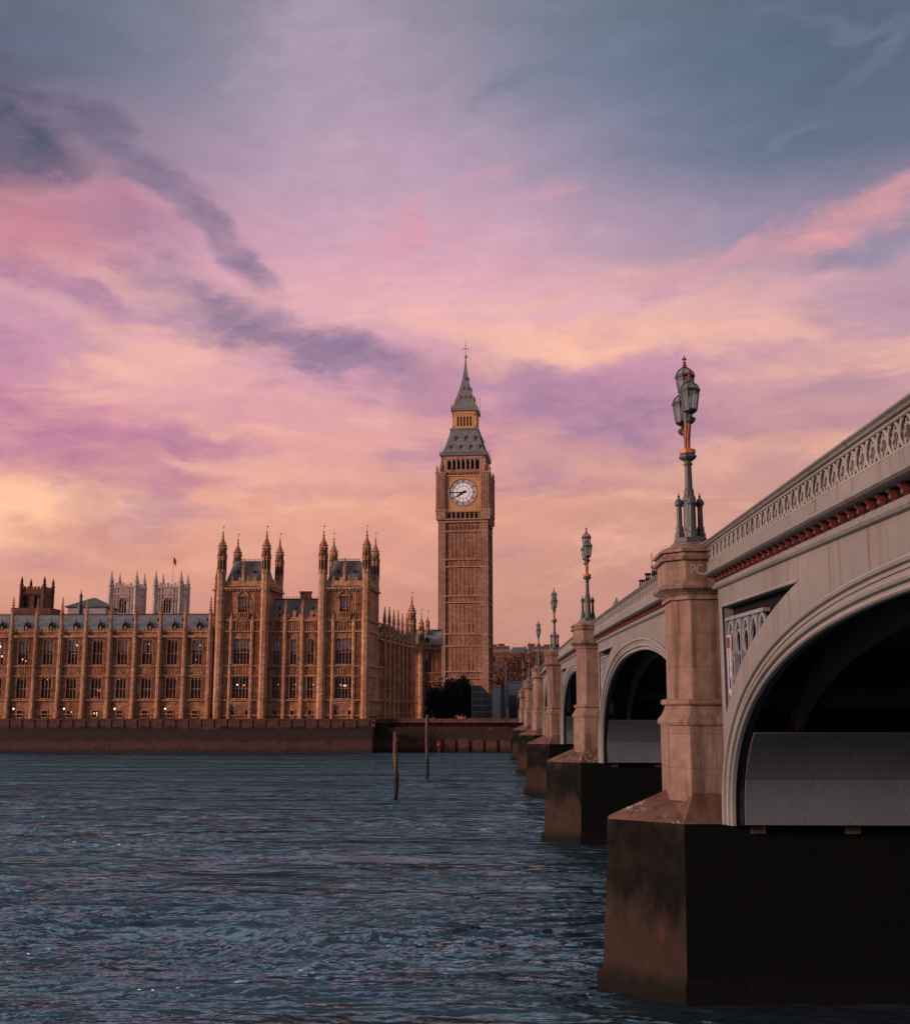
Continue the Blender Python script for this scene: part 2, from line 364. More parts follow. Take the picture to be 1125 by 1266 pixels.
def _wall(g, bs, k=1.):
    p = pos(g); sp = g.node('ShaderNodeSeparateXYZ'); g.l.new(p, sp.inputs[0])
    n1 = g.noise(g.mapping(p, sc=(.8, .8, 1)), .4, 7, .72); n2 = g.noise(p, 1.3, 5, .7); st = g.noise(g.mapping(p, sc=(1.5, 1.5, .12)), .8, 4, .6)
    c = g.mix(g.rng(n2, .3, .7), (.15 * k, .066 * k, .042 * k, 1), (.05 * k, .026 * k, .019 * k, 1))
    z = g.math('ADD', sp.outputs[2], g.math('MULTIPLY', g.math('SUBTRACT', n1, .5), 3.4))
    band = g.math('MULTIPLY', g.rng(z, 1.9, 2.3), g.rng(z, 4.75, 4.4))
    c = g.mix(g.math('MULTIPLY', band, .97 if k == 1 else .85), c, (.007, .008, .009, 1))
    c = g.mix(g.rng(z, .9, .5, 0, .93), c, (.008, .008, .009, 1))
    c = g.mix(g.rng(sp.outputs[2], 4.3, 3.9, 0, .45), c, (.06, .03, .02, 1))
    c = g.mix(g.rng(st, .5, .75, 0, .6), c, (.02, .014, .012, 1))
    g.put(bs.inputs['Base Color'], c); bs.inputs['Roughness'].default_value = .85
    bump(g, bs, n2, .08)
M['river_wall'] = material('river_wall_stone', _wall)
M['embankment'] = material('embankment_stone', lambda g, b: _wall(g, b, 1.8))  # same wall, colour lifted to offset the palace's shadow on it

# ------------------------------------------------------------------ mesh helpers
class MB:
    def __init__(s, T=None): s.v = []; s.f = []; s.m = []; s.T = T; s.mi = 0; s.smooth = []; s.sm = False
    def add(s, vs, fs):
        b = len(s.v)
        s.v += [s.T(*v) if s.T else tuple(v) for v in vs]
        for f in fs: s.f.append(tuple(b + i for i in f)); s.m.append(s.mi); s.smooth.append(s.sm)
    def box(s, x0, x1, y0, y1, z0, z1):
        s.add([(x0, y0, z0), (x1, y0, z0), (x1, y1, z0), (x0, y1, z0), (x0, y0, z1), (x1, y0, z1), (x1, y1, z1), (x0, y1, z1)],
              [(0, 3, 2, 1), (4, 5, 6, 7), (0, 1, 5, 4), (1, 2, 6, 5), (2, 3, 7, 6), (3, 0, 4, 7)])
    def loft(s, rings, cap0=True, cap1=True, closed=True):
        n = len(rings[0]); vs = [v for r in rings for v in r]; fs = []
        for k in range(len(rings) - 1):
            for i in range(n if closed else n - 1):
                j = (i + 1) % n
                fs.append((k * n + i, k * n + j, (k + 1) * n + j, (k + 1) * n + i))
        if cap0: fs.append(tuple(reversed(range(n))))
        if cap1: fs.append(tuple((len(rings) - 1) * n + i for i in range(n)))
        s.add(vs, fs)
    def lathe(s, x, y, prof, n=12, rot=0.):
        """prof: (radius, z) pairs, bottom to top"""
        s.loft([[(x + r * cos(2 * pi * i / n + rot), y + r * sin(2 * pi * i / n + rot), z) for i in range(n)] for r, z in prof])
    def tube(s, pts, r, n=6, r1=None):
        pts = [np.array(p, float) for p in pts]; rings = []
        for i, p in enumerate(pts):
            d = pts[min(i + 1, len(pts) - 1)] - pts[max(i - 1, 0)]; d = d / (np.linalg.norm(d) + 1e-9)
            a = np.cross(d, (0, 0, 1)) if abs(d[2]) < .95 else np.cross(d, (1, 0, 0))
            a /= np.linalg.norm(a); b = np.cross(d, a)
            rr = r if r1 is None else r + (r1 - r) * i / (len(pts) - 1)
            rings.append([tuple(p + rr * (cos(2 * pi * k / n) * a + sin(2 * pi * k / n) * b)) for k in range(n)])
        s.loft(rings)
    def sq(s, x, y, prof, rot=pi / 4):
        """square tapering stack; prof: (half width, z)"""
        s.lathe(x, y, [(r * sqrt(2), z) for r, z in prof], 4, rot)
    def weld(s):
        key = {}; mp = []; nv = []
        for v in s.v:
            q = tuple(round(c, 4) for c in v)
            if q not in key: key[q] = len(nv); nv.append(v)
            mp.append(key[q])
        s.v = nv; s.f = [tuple(mp[i] for i in f) for f in s.f]
        ok = [i for i, f in enumerate(s.f) if len(set(f)) > 2]
        s.f = [tuple(dict.fromkeys(s.f[i])) for i in ok]; s.m = [s.m[i] for i in ok]; s.smooth = [s.smooth[i] for i in ok]
    def build(s, name, mats, parent=None, smooth=False):
        me = bpy.data.meshes.new(name)
        off = ROOT.get(parent.name, (0, 0, 0)) if parent else (0, 0, 0)
        vs = np.array(s.v, float).reshape(-1, 3) - np.array(off)
        me.from_pydata(vs.tolist(), [], s.f)
        for m in (mats if isinstance(mats, (list, tuple)) else [mats]): me.materials.append(m)
        if any(s.m): me.polygons.foreach_set('material_index', s.m)
        me.polygons.foreach_set('use_smooth', [bool(smooth or q) for q in s.smooth])
        me.update()
        o = bpy.data.objects.new(name, me); COL.objects.link(o)
        if parent:
            o.parent = parent; ROOT[o.name] = off
        return o
ROOT = {}
def tag(o, label=None, cat=None, group=None, kind=None):
    if label: o['label'] = label
    if cat: o['category'] = cat
    if group: o['group'] = group
    if kind: o['kind'] = kind
    return o
def empty(name, loc, label, cat, group=None, world=True, rz=0.):
    o = bpy.data.objects.new(name, None); COL.objects.link(o); o.location = loc; o.rotation_euler = (0, 0, rz)
    ROOT[o.name] = tuple(loc) if world else (0, 0, 0)
    return tag(o, label, cat, group)
def rect_minus(x0, x1, z0, z1, holes):
    """rectangles that cover [x0,x1]x[z0,z1] outside the holes"""
    xs = sorted({x0, x1, *[min(max(h[0], x0), x1) for h in holes], *[min(max(h[1], x0), x1) for h in holes]})
    out = []
    for a, b in zip(xs, xs[1:]):
        if b - a < 1e-6: continue
        hs = sorted((h[2], h[3]) for h in holes if h[0] < (a + b) / 2 < h[1]); z = z0
        for lo, hi in hs:
            if lo > z + 1e-6: out.append((a, b, z, lo))
            z = max(z, hi)
        if z < z1 - 1e-6: out.append((a, b, z, z1))
    return out
def text_mesh(txt, size):
    cu = bpy.data.curves.new('lettering', 'FONT'); cu.body = txt; cu.size = size; cu.align_x = 'CENTER'; cu.align_y = 'CENTER'; cu.extrude = 0.004
    ob = bpy.data.objects.new('lettering', cu); COL.objects.link(ob)
    dg = bpy.context.evaluated_depsgraph_get(); me = ob.evaluated_get(dg).to_mesh()
    vs = [tuple(v.co) for v in me.vertices]; fs = [tuple(p.vertices) for p in me.polygons]
    ob.evaluated_get(dg).to_mesh_clear(); bpy.data.objects.remove(ob); bpy.data.curves.remove(cu)
    return vs, fs

# ------------------------------------------------------------------ water, land
def _water(g, bs):
    p = pos(g)
    wp = g.vmath('ADD', p, g.scale(g.vmath('SUBTRACT', g.noise(p, .35, 3, .5, color=True), (.5, .5, .5)), 1.6))
    a = g.noise(g.mapping(wp, rot=(0, 0, .2), sc=(.5, 1.5, 1)), 1.5, 4, .6, .5)
    b = g.noise(g.mapping(wp, rot=(0, 0, -.25), sc=(.6, 1.3, 1)), 4.2, 3, .6, .3)
    patch = g.rng(g.noise(g.mapping(p, sc=(.45, 1.5, 1)), .09, 4, .6), .36, .62, .22, 1.30)
    f = g.noise(g.mapping(wp, rot=(0, 0, .06), sc=(.30, 1.6, 1)), .13, 5, .6, .6)
    e = g.noise(g.mapping(wp, rot=(0, 0, .1), sc=(.45, 1.4, 1)), .50, 4, .6, .4)
    h = g.math('MULTIPLY', g.math('ADD', g.math('ADD', g.math('MULTIPLY', e, .62), g.math('MULTIPLY', f, 3.0)), g.math('ADD', g.math('MULTIPLY', a, .12), g.math('MULTIPLY', b, .02))), patch)
    bump(g, bs, h, 1.0, 1.)
    bn = bs.inputs['Normal'].links[0].from_socket
    df = g.node('ShaderNodeBsdfDiffuse'); df.inputs[0].default_value = (.024, .040, .055, 1)
    gl = g.node('ShaderNodeBsdfGlossy'); gl.inputs[0].default_value = (.56, .84, 1.0, 1); gl.inputs['Roughness'].default_value = .12; g.l.new(bn, gl.inputs['Normal'])
    fr = g.node('ShaderNodeFresnel'); fr.inputs[0].default_value = 2.35; g.l.new(bn, fr.inputs['Normal'])
    mx = g.node('ShaderNodeMixShader'); g.l.new(fr.outputs[0], mx.inputs[0]); g.l.new(df.outputs[0], mx.inputs[1]); g.l.new(gl.outputs[0], mx.inputs[2])
    g.l.new(mx.outputs[0], [n for n in g.n if n.type == 'OUTPUT_MATERIAL'][0].inputs[0])
M['water'] = material('river_water', _water)
def water():
    y = 22.; ys = []
    while y < 214.5: ys.append(y); y += max(.022, y * y / 8870 * .55)
    ys.append(216.); ys = np.array([-2., 4, 8, 12, 15, 17, 18.5, 19.5, 20.3, 21, 21.5] + ys)
    u = np.linspace(-1, 1, 1000)
    Y, U = np.meshgrid(ys, u, indexing='ij'); X = (.47 * np.maximum(Y, 0) + 12) * U
    dY = np.maximum(.025, np.maximum(Y, 10) ** 2 / 8870 * .62)
    wx = X + 1.1 * np.sin(.21 * X + .33 * Y) + .8 * np.sin(.47 * Y - .3 * X + 1); wy = Y + .9 * np.sin(.29 * X + 2) + .7 * np.sin(.41 * X - .37 * Y)
    patch = .62 + .22 * np.sin(.11 * X + .05 * Y + 1.3) + .22 * np.sin(.17 * Y - .06 * X) + .2 * np.sin(.31 * Y + .14 * X + 2.)
    patch = np.clip(patch, .30, 1.35)
    Z = np.zeros_like(X)
    for i in range(110):
        lam = .20 * (4.5 / .20) ** rng.random(); th = rng.normal(pi / 2 + .12, .42); k = 2 * pi / lam
        amp = .0066 * lam ** .66 * (.4 + 1.2 * rng.random())
        ph = rng.random() * 6.283
        fade = np.clip((lam / dY - 2.2) / 2., 0, 1)
        s = np.sin(k * (cos(th) * wx + sin(th) * wy) + ph)
        Z += amp * fade * (1 - 2 * np.abs(s) if i % 2 == 0 else s) * (patch if lam < 5 else 1)
    nY, nX = X.shape
    co = np.stack([X, Y, Z], -1).reshape(-1, 3)
    extra = np.array([(-900, -500, -.55), (500, -500, -.55), (500, 262, -.55), (-900, 262, -.55)])
    idx = np.arange(nY * nX).reshape(nY, nX)
    q = np.stack([idx[:-1, :-1], idx[:-1, 1:], idx[1:, 1:], idx[1:, :-1]], -1).reshape(-1, 4)
    b = nY * nX; q = np.vstack([q, [[b, b + 1, b + 2, b + 3]]]); co = np.vstack([co, extra])
    me = bpy.data.meshes.new('water')
    me.vertices.add(len(co)); me.vertices.foreach_set('co', co.ravel().astype(np.float32))
    me.loops.add(q.size); me.loops.foreach_set('vertex_index', q.ravel().astype(np.int32))
    me.polygons.add(len(q)); me.polygons.foreach_set('loop_start', np.arange(0, q.size, 4, dtype=np.int32))
    me.polygons.foreach_set('use_smooth', np.ones(len(q), bool)); me.update(); me.validate()
    me.materials.append(M['water'])
    o = bpy.data.objects.new('water', me); COL.objects.link(o); o['kind'] = 'structure'
water()
LAND = 5.4
g_ = MB(); g_.add([(-3000, 217.3, LAND), (3000, 217.3, LAND), (4000, 6000, LAND), (-4000, 6000, LAND)], [(0, 1, 2, 3)])
tag(g_.build('ground', M['ground']), kind='structure')

# ------------------------------------------------------------------ the bridge
XF = 6.4                                     # plane of the spandrel face
ZL = 4.62                                    # springing ledge
PIERS = [-2.9, 34.3, 71.5, 109.6, 146.8, 184., 220., 256.]
HW = 1.6                                     # half width of a pier at the springing
def zcap(Y): return 13.2 - (3.2 if Y > 110 else 2.75) * ((Y - 110) / 145) ** 2
def zc(Y): return zcap(Y) - 1.37             # underside of the cornice
bridge = empty('road_bridge', (XF, 128, 0), 'long pale arched bridge with stone piers crossing the river at the right', 'bridge')

def hk(y): return 1 + max(0., 34 - y) * .0078       # the parapet gains height towards the near bank
def sweep(mb, prof, ys, zf=zc, closed=True):
    """profile of (x, dz) carried along the bridge"""
    mb.loft([[(x, y, zf(y) + dz * hk(y)) for x, dz in prof] for y in ys])

def pier_plan(Yc, xa, hw, ch, z, xb=XF + .5):
    return [(xb, Yc - hw, z), (xa + ch, Yc - hw, z), (xa, Yc - hw + ch, z), (xa, Yc + hw - ch, z), (xa + ch, Yc + hw, z), (xb, Yc + hw, z)]
def build_pier(k, Yc):
    zt = zcap(Yc); n = 6
    mb = MB()
    L = lambda lv, xb=XF + .5: mb.loft([pier_plan(Yc, xa, hw, ch, z, xb) for xa, hw, ch, z in lv])
    sh = mb
    L([(5.02, 1.33, 0.50, 5.2), (5.02, 1.33, 0.50, 7.28)])
    L([(4.96, 1.38, 0.50, 7.283), (4.94, 1.40, 0.50, 7.36), (4.96, 1.38, 0.50, 7.44), (5.06, 1.30, 0.48, 7.56), (5.14, 1.22, 0.47, 7.74), (5.16, 1.2, 0.46, 7.84)])
    L([(5.08, 1.27, 0.47, 7.843), (5.05, 1.30, 0.47, 7.88), (5.05, 1.30, 0.47, 7.97), (5.10, 1.26, 0.47, 8.01)])
    L([(5.22, 1.16, 0.46, 8.0), (5.24, 1.15, 0.45, zt - 1.62)])
    shaft = mb.build('pier', M['granite'], bridge)
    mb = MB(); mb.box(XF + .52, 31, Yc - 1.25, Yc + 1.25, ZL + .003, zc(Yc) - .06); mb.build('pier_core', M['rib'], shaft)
    mb = MB()
    L = lambda lv, xb=XF + .5: mb.loft([pier_plan(Yc, xa, hw, ch, z, xb) for xa, hw, ch, z in lv])
    L([(5.16, 1.21, 0.46, zt - 1.62), (5.16, 1.21, 0.46, zt - 1.53), (5.20, 1.18, 0.46, zt - 1.50)], 7.2)
    L([(5.20, 1.18, 0.46, zt - 1.497), (5.10, 1.26, 0.48, zt - 1.42), (4.92, 1.44, 0.51, zt - 1.32), (4.90, 1.46, 0.51, zt - 1.24), (5.00, 1.38, 0.50, zt - 1.14), (5.04, 1.34, 0.50, zt - 1.10)], 7.2)
    L([(5.06, 1.32, 0.50, zt - 1.097), (5.06, 1.32, 0.50, zt - .50)], 7.2)
    L([(4.96, 1.41, 0.51, zt - .497), (4.93, 1.44, 0.51, zt - .42), (5.01, 1.37, 0.50, zt - .37), (5.04, 1.34, 0.50, zt - .27)], 7.2)
    L([(4.94, 1.43, 0.51, zt - .267), (4.94, 1.43, 0.51, zt - .19), (5.40, 1.0, 0.37, zt + .02), (5.42, .98, 0.37, zt + .06)], 7.2)
    cap = mb.build('pier_cap', M['granite'], shaft)
    # cutwater: pointed nose, battered, with its sloping stone top
    def nose(xn, xs, hw, z, xb=32.):
        return [(xb, Yc - hw, z), (xs, Yc - hw, z), (xn, Yc, z), (xs, Yc + hw, z), (xb, Yc + hw, z)]
    mb = MB(); mb.loft([nose(3.30, 5.25, HW - .05, ZL, XF + .3), nose(3.36, 5.28, HW - .08, ZL + .10, XF + .3), nose(4.98, 5.55, 1.36, 5.42, XF + .3)])
    mb.build('cutwater_slope', M['granite_slope'], shaft)
    mb = MB()
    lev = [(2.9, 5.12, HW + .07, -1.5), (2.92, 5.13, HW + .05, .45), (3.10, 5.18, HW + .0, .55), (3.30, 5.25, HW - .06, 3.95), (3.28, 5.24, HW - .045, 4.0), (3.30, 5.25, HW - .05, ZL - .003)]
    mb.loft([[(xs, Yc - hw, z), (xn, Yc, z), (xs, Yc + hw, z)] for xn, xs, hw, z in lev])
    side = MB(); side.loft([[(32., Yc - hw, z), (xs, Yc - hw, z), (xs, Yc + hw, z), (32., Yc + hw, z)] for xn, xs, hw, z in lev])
    side.build('pier_base', M['granite_wet_shade'], shaft)
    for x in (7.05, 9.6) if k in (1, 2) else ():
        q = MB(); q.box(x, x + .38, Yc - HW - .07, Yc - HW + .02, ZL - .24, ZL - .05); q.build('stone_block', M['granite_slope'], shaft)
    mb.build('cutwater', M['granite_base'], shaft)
    if k == 1:
        vs, fs = text_mesh('PC', .40)
        mb = MB(lambda x, y, z: (5.88 + x * .8, Yc - 1.322 - z, zt - .80 + y)); mb.add(vs, fs); mb.build('graffiti', M['chalk'], shaft)
    return shaft

NBR = [0]; NE = 2.35
def build_span(k, Y0, Y1, full):
    Ya, Yb = Y0 + HW, Y1 - HW; yc = (Ya + Yb) / 2; a = (Yb - Ya) / 2
    crown = zc(yc) - .62; T = .50; bo = crown - ZL; ai, bi = a - T * .9, bo - T
    nseg = 72 if full else 36
    def ell(th, r):                       # r: distance outward from the intrados
        c, q = cos(th), sin(th)
        return yc + (ai + r * .9) * math.copysign(abs(c) ** (2 / NE), c), ZL + (bi + r) * max(0., q) ** (2 / NE)
    # spandrel wall with its two recessed corner panels
    ths = sorted({pi * i / 90 for i in range(91)} | {acos_ for acos_ in [math.acos(max(-1, min(1, t))) for t in np.linspace(-1, 1, 121)]})
    ys = [yc - a * cos(t) for t in ths]
    def zo(y): t = abs(y - yc) / a; return ZL + bo * max(0, 1 - t ** NE) ** (1 / NE)
    def pl(y): t = abs(y - yc) / (a + .95); return ZL + (bo + .78) * max(0, 1 - t ** NE) ** (1 / NE)
    def pu(y): return zc(y) - .50
    mg = .42
    edges = [Ya + mg, Yb - mg]
    ys = sorted(set([round(v, 4) for v in ys if min(abs(v - e) for e in edges) > .03] + edges))
    mb = MB(); back = MB()
    for y0, y1 in zip(ys, ys[1:]):
        ym = (y0 + y1) / 2
        op = full and Ya + mg < ym < Yb - mg and pu(ym) - pl(ym) > .02
        if op:
            l0, l1 = min(pl(y0), pu(y0)), min(pl(y1), pu(y1))
            mb.add([(XF, y0, zo(y0)), (XF, y1, zo(y1)), (XF, y1, l1), (XF, y0, l0)], [(0, 3, 2, 1)])
            mb.add([(XF, y0, pu(y0)), (XF, y1, pu(y1)), (XF, y1, zc(y1)), (XF, y0, zc(y0))], [(0, 3, 2, 1)])
            mb.add([(XF, y0, l0), (XF, y1, l1), (XF + .32, y1, l1), (XF + .32, y0, l0)], [(0, 1, 2, 3)])
            mb.add([(XF, y0, pu(y0)), (XF, y1, pu(y1)), (XF + .32, y1, pu(y1)), (XF + .32, y0, pu(y0))], [(0, 3, 2, 1)])
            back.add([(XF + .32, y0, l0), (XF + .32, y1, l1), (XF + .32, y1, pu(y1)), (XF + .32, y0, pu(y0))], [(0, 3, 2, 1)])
        else:
            mb.add([(XF, y0, zo(y0)), (XF, y1, zo(y1)), (XF, y1, zc(y1)), (XF, y0, zc(y0))], [(0, 3, 2, 1)])
    if full:
        for e in edges:
            mb.add([(XF, e, pl(e)), (XF + .32, e, pl(e)), (XF + .32, e, pu(e)), (XF, e, pu(e))], [(0, 1, 2, 3)])
    mb.weld(); span = mb.build('span', M['paint'], bridge)
    if full:
        for e, sg in ((edges[0], 1), (edges[1], -1)):
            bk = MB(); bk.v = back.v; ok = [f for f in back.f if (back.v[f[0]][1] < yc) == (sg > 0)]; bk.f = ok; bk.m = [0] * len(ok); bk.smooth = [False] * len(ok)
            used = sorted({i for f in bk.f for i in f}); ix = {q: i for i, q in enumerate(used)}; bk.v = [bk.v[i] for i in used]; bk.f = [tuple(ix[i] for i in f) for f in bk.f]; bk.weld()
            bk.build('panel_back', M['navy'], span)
            mb = MB(); yy = [e + sg * d for d in np.linspace(0, a, 60)]; yy = [y for y in yy if pu(y) - pl(y) > .0]
            mb.tube([(XF, e, pl(e)), (XF, e, (pl(e) + pu(e)) / 2)] + [(XF, y, pu(y)) for y in yy], .035, 6)
            mb.build('panel_frame', M['paint_light'], span)
            mb = MB(); w = .92; j = 0; X = XF + .15
            while True:
                y0 = e + sg * (.08 + j * w); y1 = y0 + sg * w; ym = (y0 + y1) / 2
                top = pu(ym) - .42
                if top - pl(y1) < .12: break
                if top > pl(y0): mb.box(X - .07, X + .08, y0 - .05, y0 + .05, pl(y0) - .1, top)
                zs = top - .95
                arcs = [(y0 + sg * w * t, zs + .95 * q) for t, q in [(0, 0), (.05, .35), (.15, .65), (.30, .87), (.5, 1.)]]
                for A in (arcs, [(2 * ym - y, z) for y, z in arcs]):
                    P = [(X, y, z) for y, z in A if z > pl(y) - .15]
                    if len(P) > 1: mb.tube(P, .055, 6)
                for zz in (top - .62, top - 1.30, top - 1.98):
                    if zz - .3 > pl(ym): mb.tube([(X, ym + .30 * cos(t), zz + .32 * sin(t)) for t in np.linspace(0, 2 * pi, 15)], .04, 5)
                if top - .2 > pl(ym): mb.box(X - .02, X + .03, ym - .025, ym + .025, pl(ym) - .1, top - 1.2 if top - 1.2 > pl(ym) else pl(ym))
                j += 1
            if j:
                yy = [e + sg * d for d in np.linspace(0.05, j * w, 12)]
                mb.loft([[(XF + .06, y, pu(y) - .42), (XF + .24, y, pu(y) - .42), (XF + .24, y, pu(y) - .33), (XF + .06, y, pu(y) - .33)] for y in yy])
                mb.build('tracery', M['paint_grey'], span)
        # heraldic shield leaning in the lancets
        if k < 2:
            mb = MB()
            y = edges[1] - .46; z0 = pl(y) + .12; z1 = pu(y) - .82; X = XF + .06
            pts = [(0, z0), (.20, z0 + .16), (.22, z1), (-.22, z1), (-.20, z0 + .16)]
            mb.loft([[(X, y + p, z) for p, z in pts], [(X + .05, y + p, z) for p, z in pts]])
            mb.mi = 1; mb.box(X - .012, X + .02, y - .17, y + .17, z1 - .34, z1 - .05); mb.box(X - .012, X + .02, y - .04, y + .04, z0 + .25, z1 - .34)
            mb.mi = 2; mb.box(X - .012, X + .02, y - .15, y - .05, z0 + .22, z0 + .55)
            mb.build('heraldic_shield', [M['shield_white'], M['red'], M['flag_blue']], span)
    # arch ring mouldings
    prof = [(.50, XF + .02), (.50, XF - .10), (.455, XF - .13), (.41, XF - .10), (.40, XF - .02), (.33, XF - .01), (.32, XF + .03), (.25, XF + .04), (.245, XF - .02), (.20, XF - .05), (.155, XF - .02), (.15, XF + .07), (.08, XF + .08), (.075, XF + .03), (.03, XF + .02), (.0, XF + .06), (0, XF + .16), (.5, XF + .16)]
    mb = MB(); mb.loft([[(x, ) + ell(pi * i / nseg, r) for r, x in prof] for i in range(nseg + 1)])
    mb.build('arch_ring', M['paint_light'], span)
    # ribs, deck and the cover plates above the springing
    nr = 7 if k < 2 else 2
    for j in range(nr):
        x = XF + 1.5 + j * (23.0 / (nr - 1)); mb = MB()
        if j == 0: mb.loft([[(XF + .17,) + ell(pi * i / 40, .07), (XF + .38,) + ell(pi * i / 40, .07), (XF + .38,) + ell(pi * i / 40, .5), (XF + .17,) + ell(pi * i / 40, .5)] for i in range(41)]); mb.build('arch_rib', M['rib'], span); mb = MB()  # first strip: dark soffit added to fill the black gap behind the ring
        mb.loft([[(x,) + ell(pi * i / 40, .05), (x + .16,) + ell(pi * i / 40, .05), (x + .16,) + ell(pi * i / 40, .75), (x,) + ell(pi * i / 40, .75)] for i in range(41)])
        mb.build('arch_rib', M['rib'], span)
    for t in (np.linspace(.06, .94, 9) if k < 2 else ()):           # cross girders
        y = Ya + (Yb - Ya) * t; z = zo(y) + .12; mb = MB()
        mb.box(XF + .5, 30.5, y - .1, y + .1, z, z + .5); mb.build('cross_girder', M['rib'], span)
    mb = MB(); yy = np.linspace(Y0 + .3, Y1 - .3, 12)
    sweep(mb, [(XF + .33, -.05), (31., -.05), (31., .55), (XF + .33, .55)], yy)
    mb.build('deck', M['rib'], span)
    mb = MB(); sweep(mb, [(XF + .33, .553), (31., .553), (31., .60), (XF + .33, .60)], yy); mb.build('roadway', M['road'], span)
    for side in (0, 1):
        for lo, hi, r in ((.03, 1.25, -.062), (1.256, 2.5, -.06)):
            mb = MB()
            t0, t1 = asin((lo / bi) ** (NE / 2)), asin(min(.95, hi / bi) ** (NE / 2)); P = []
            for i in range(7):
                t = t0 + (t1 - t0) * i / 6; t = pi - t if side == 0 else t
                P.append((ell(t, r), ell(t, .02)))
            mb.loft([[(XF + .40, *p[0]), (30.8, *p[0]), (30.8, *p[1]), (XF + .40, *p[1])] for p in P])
            if k < 2 and lo < 1:
                for x in [XF + .8 + j * .105 for j in range(0, 120)]:
                    if (int(x * 9.5) % 13) in (0, 1):
                        for zz in (.25, .5, .85, 1.1):
                            t = asin((zz / bi) ** (NE / 2)); t = pi - t if side == 0 else t
                            y, z = ell(t, r); mb.lathe(x, y, [(.016, z - .014), (.016, z + .014)], 5)
            mb.build('springing_plate', M['plate'] if lo < 1 else M['plate_shade'], span)
    # cornice with bracket row, parapet
    ya, yb = Y0 + 1.15, Y1 - 1.15; yy = list(np.linspace(ya, yb, 22))
    mb = MB()
    sweep(mb, [(XF + .02, .0), (XF - .09, .02), (XF - .13, .07), (XF - .11, .12), (XF - .05, .145), (XF - .05, .20), (XF + .02, .20)], yy)
    sweep(mb, [(XF + .02, .40), (XF - .30, .40), (XF - .36, .43), (XF - .36, .47), (XF - .31, .50), (XF - .25, .53), (XF - .25, .55), (XF + .02, .55)], yy)
    cor = mb.build('cornice', M['paint'], span)
    mb = MB(); sweep(mb, [(XF + .06, .203), (XF - .0, .203), (XF - .0, .398), (XF + .06, .398)], yy); mb.build('frieze', M['navy'], span)
    U = .54; nu = int((yb - ya) / U); off = ya + ((yb - ya) - nu * U) / 2
    rest = MB()
    for j in range(nu):
        y = off + (j + .5) * U; z = zc(y) + .205 * hk(y)
        own = k < 2 and y > 14 and NBR[0] < 100
        mb = MB() if own else rest
        pr = [(XF - .001, z), (XF - .05, z), (XF - .07, z + .05), (XF - .05, z + .09), (XF - .10, z + .12), (XF - .14, z + .15), (XF - .13, z + .194), (XF - .001, z + .194)]
        mb.loft([[(x, y - .045, q) for x, q in pr], [(x, y + .045, q) for x, q in pr]])
        if full: mb.lathe(XF - .07, y, [(.0, z + .01), (.045, z + .04), (.05, z + .08), (.015, z + .13)], 6)
        if own: mb.build('bracket', M['red'], span); NBR[0] += 1
    if rest.v: tag(rest.build('bracket', M['red'], span), kind='stuff')
    # parapet: plain band, pierced panel, coping
    XP = XF - .22
    mb = MB()
    sweep(mb, [(XP, .553), (XP + .30, .553), (XP + .30, .76), (XP, .76)], yy)
    sweep(mb, [(XP + .16, .763), (XP + .26, .763), (XP + .26, 1.247), (XP + .16, 1.247)], yy)
    par = mb.build('parapet', M['paint'], span)
    if full:
        mb = MB(); mb.sm = True
        z0, z1 = .775, 1.235; n = 9
        for j in range(nu + 1):
            y = off + j * U
            if j < nu:
                ym = y + U / 2
                for sg in (-1, 1):                       # vesica: two arcs that cross the unit
                    P = []
                    for i in range(n):
                        t = i / (n - 1); wv = .5 * U * sin(pi * (.06 + .88 * t)) ** .8
                        yy_ = ym + sg * wv; P.append((XP + .06, yy_, zc(yy_) + (z0 + (z1 - z0) * t) * hk(y)))
                    mb.tube(P, .034, 5)
                # round lower lobe and its cusp
                P = [(XP + .10, ym + .165 * cos(t), zc(ym) + (z0 + .17 + .165 * sin(t)) * hk(y)) for t in np.linspace(0, 2 * pi, 13)]
                mb.tube(P, .03, 5)
                P = [(XP + .11, ym + .10 * cos(t), zc(ym) + (z0 + .36 + .09 * sin(t)) * hk(y)) for t in np.linspace(-.5, pi + .5, 8)]
                mb.tube(P, .022, 4)
        sweep(mb, [(XP - .0, .763), (XP + .12, .763), (XP + .12, .80), (XP, .80)], yy)
        sweep(mb, [(XP - .0, 1.21), (XP + .12, 1.21), (XP + .12, 1.247), (XP, 1.247)], yy)
        mb.build('pierced_panel', M['paint_light'], span)
    mb = MB()
    sweep(mb, [(XP + .0, 1.25), (XP + .34, 1.25), (XP + .38, 1.31), (XP + .34, 1.38), (XP + .18, 1.42), (XP + .0, 1.40), (XP - .12, 1.36), (XP - .14, 1.32), (XP - .08, 1.29), (XP - .06, 1.26)], yy)
    mb.build('coping', M['paint'], span)
    # the far face of the bridge, plain
    mb = MB(); sweep(mb, [(31.0, .0), (31.3, .0), (31.3, 1.36), (31.0, 1.36)], yy); mb.build('far_parapet', M['paint'], span)
for k, Yp in enumerate(PIERS): build_pier(k, Yp)
for k in range(7): build_span(k, PIERS[k], PIERS[k + 1], k < 3)

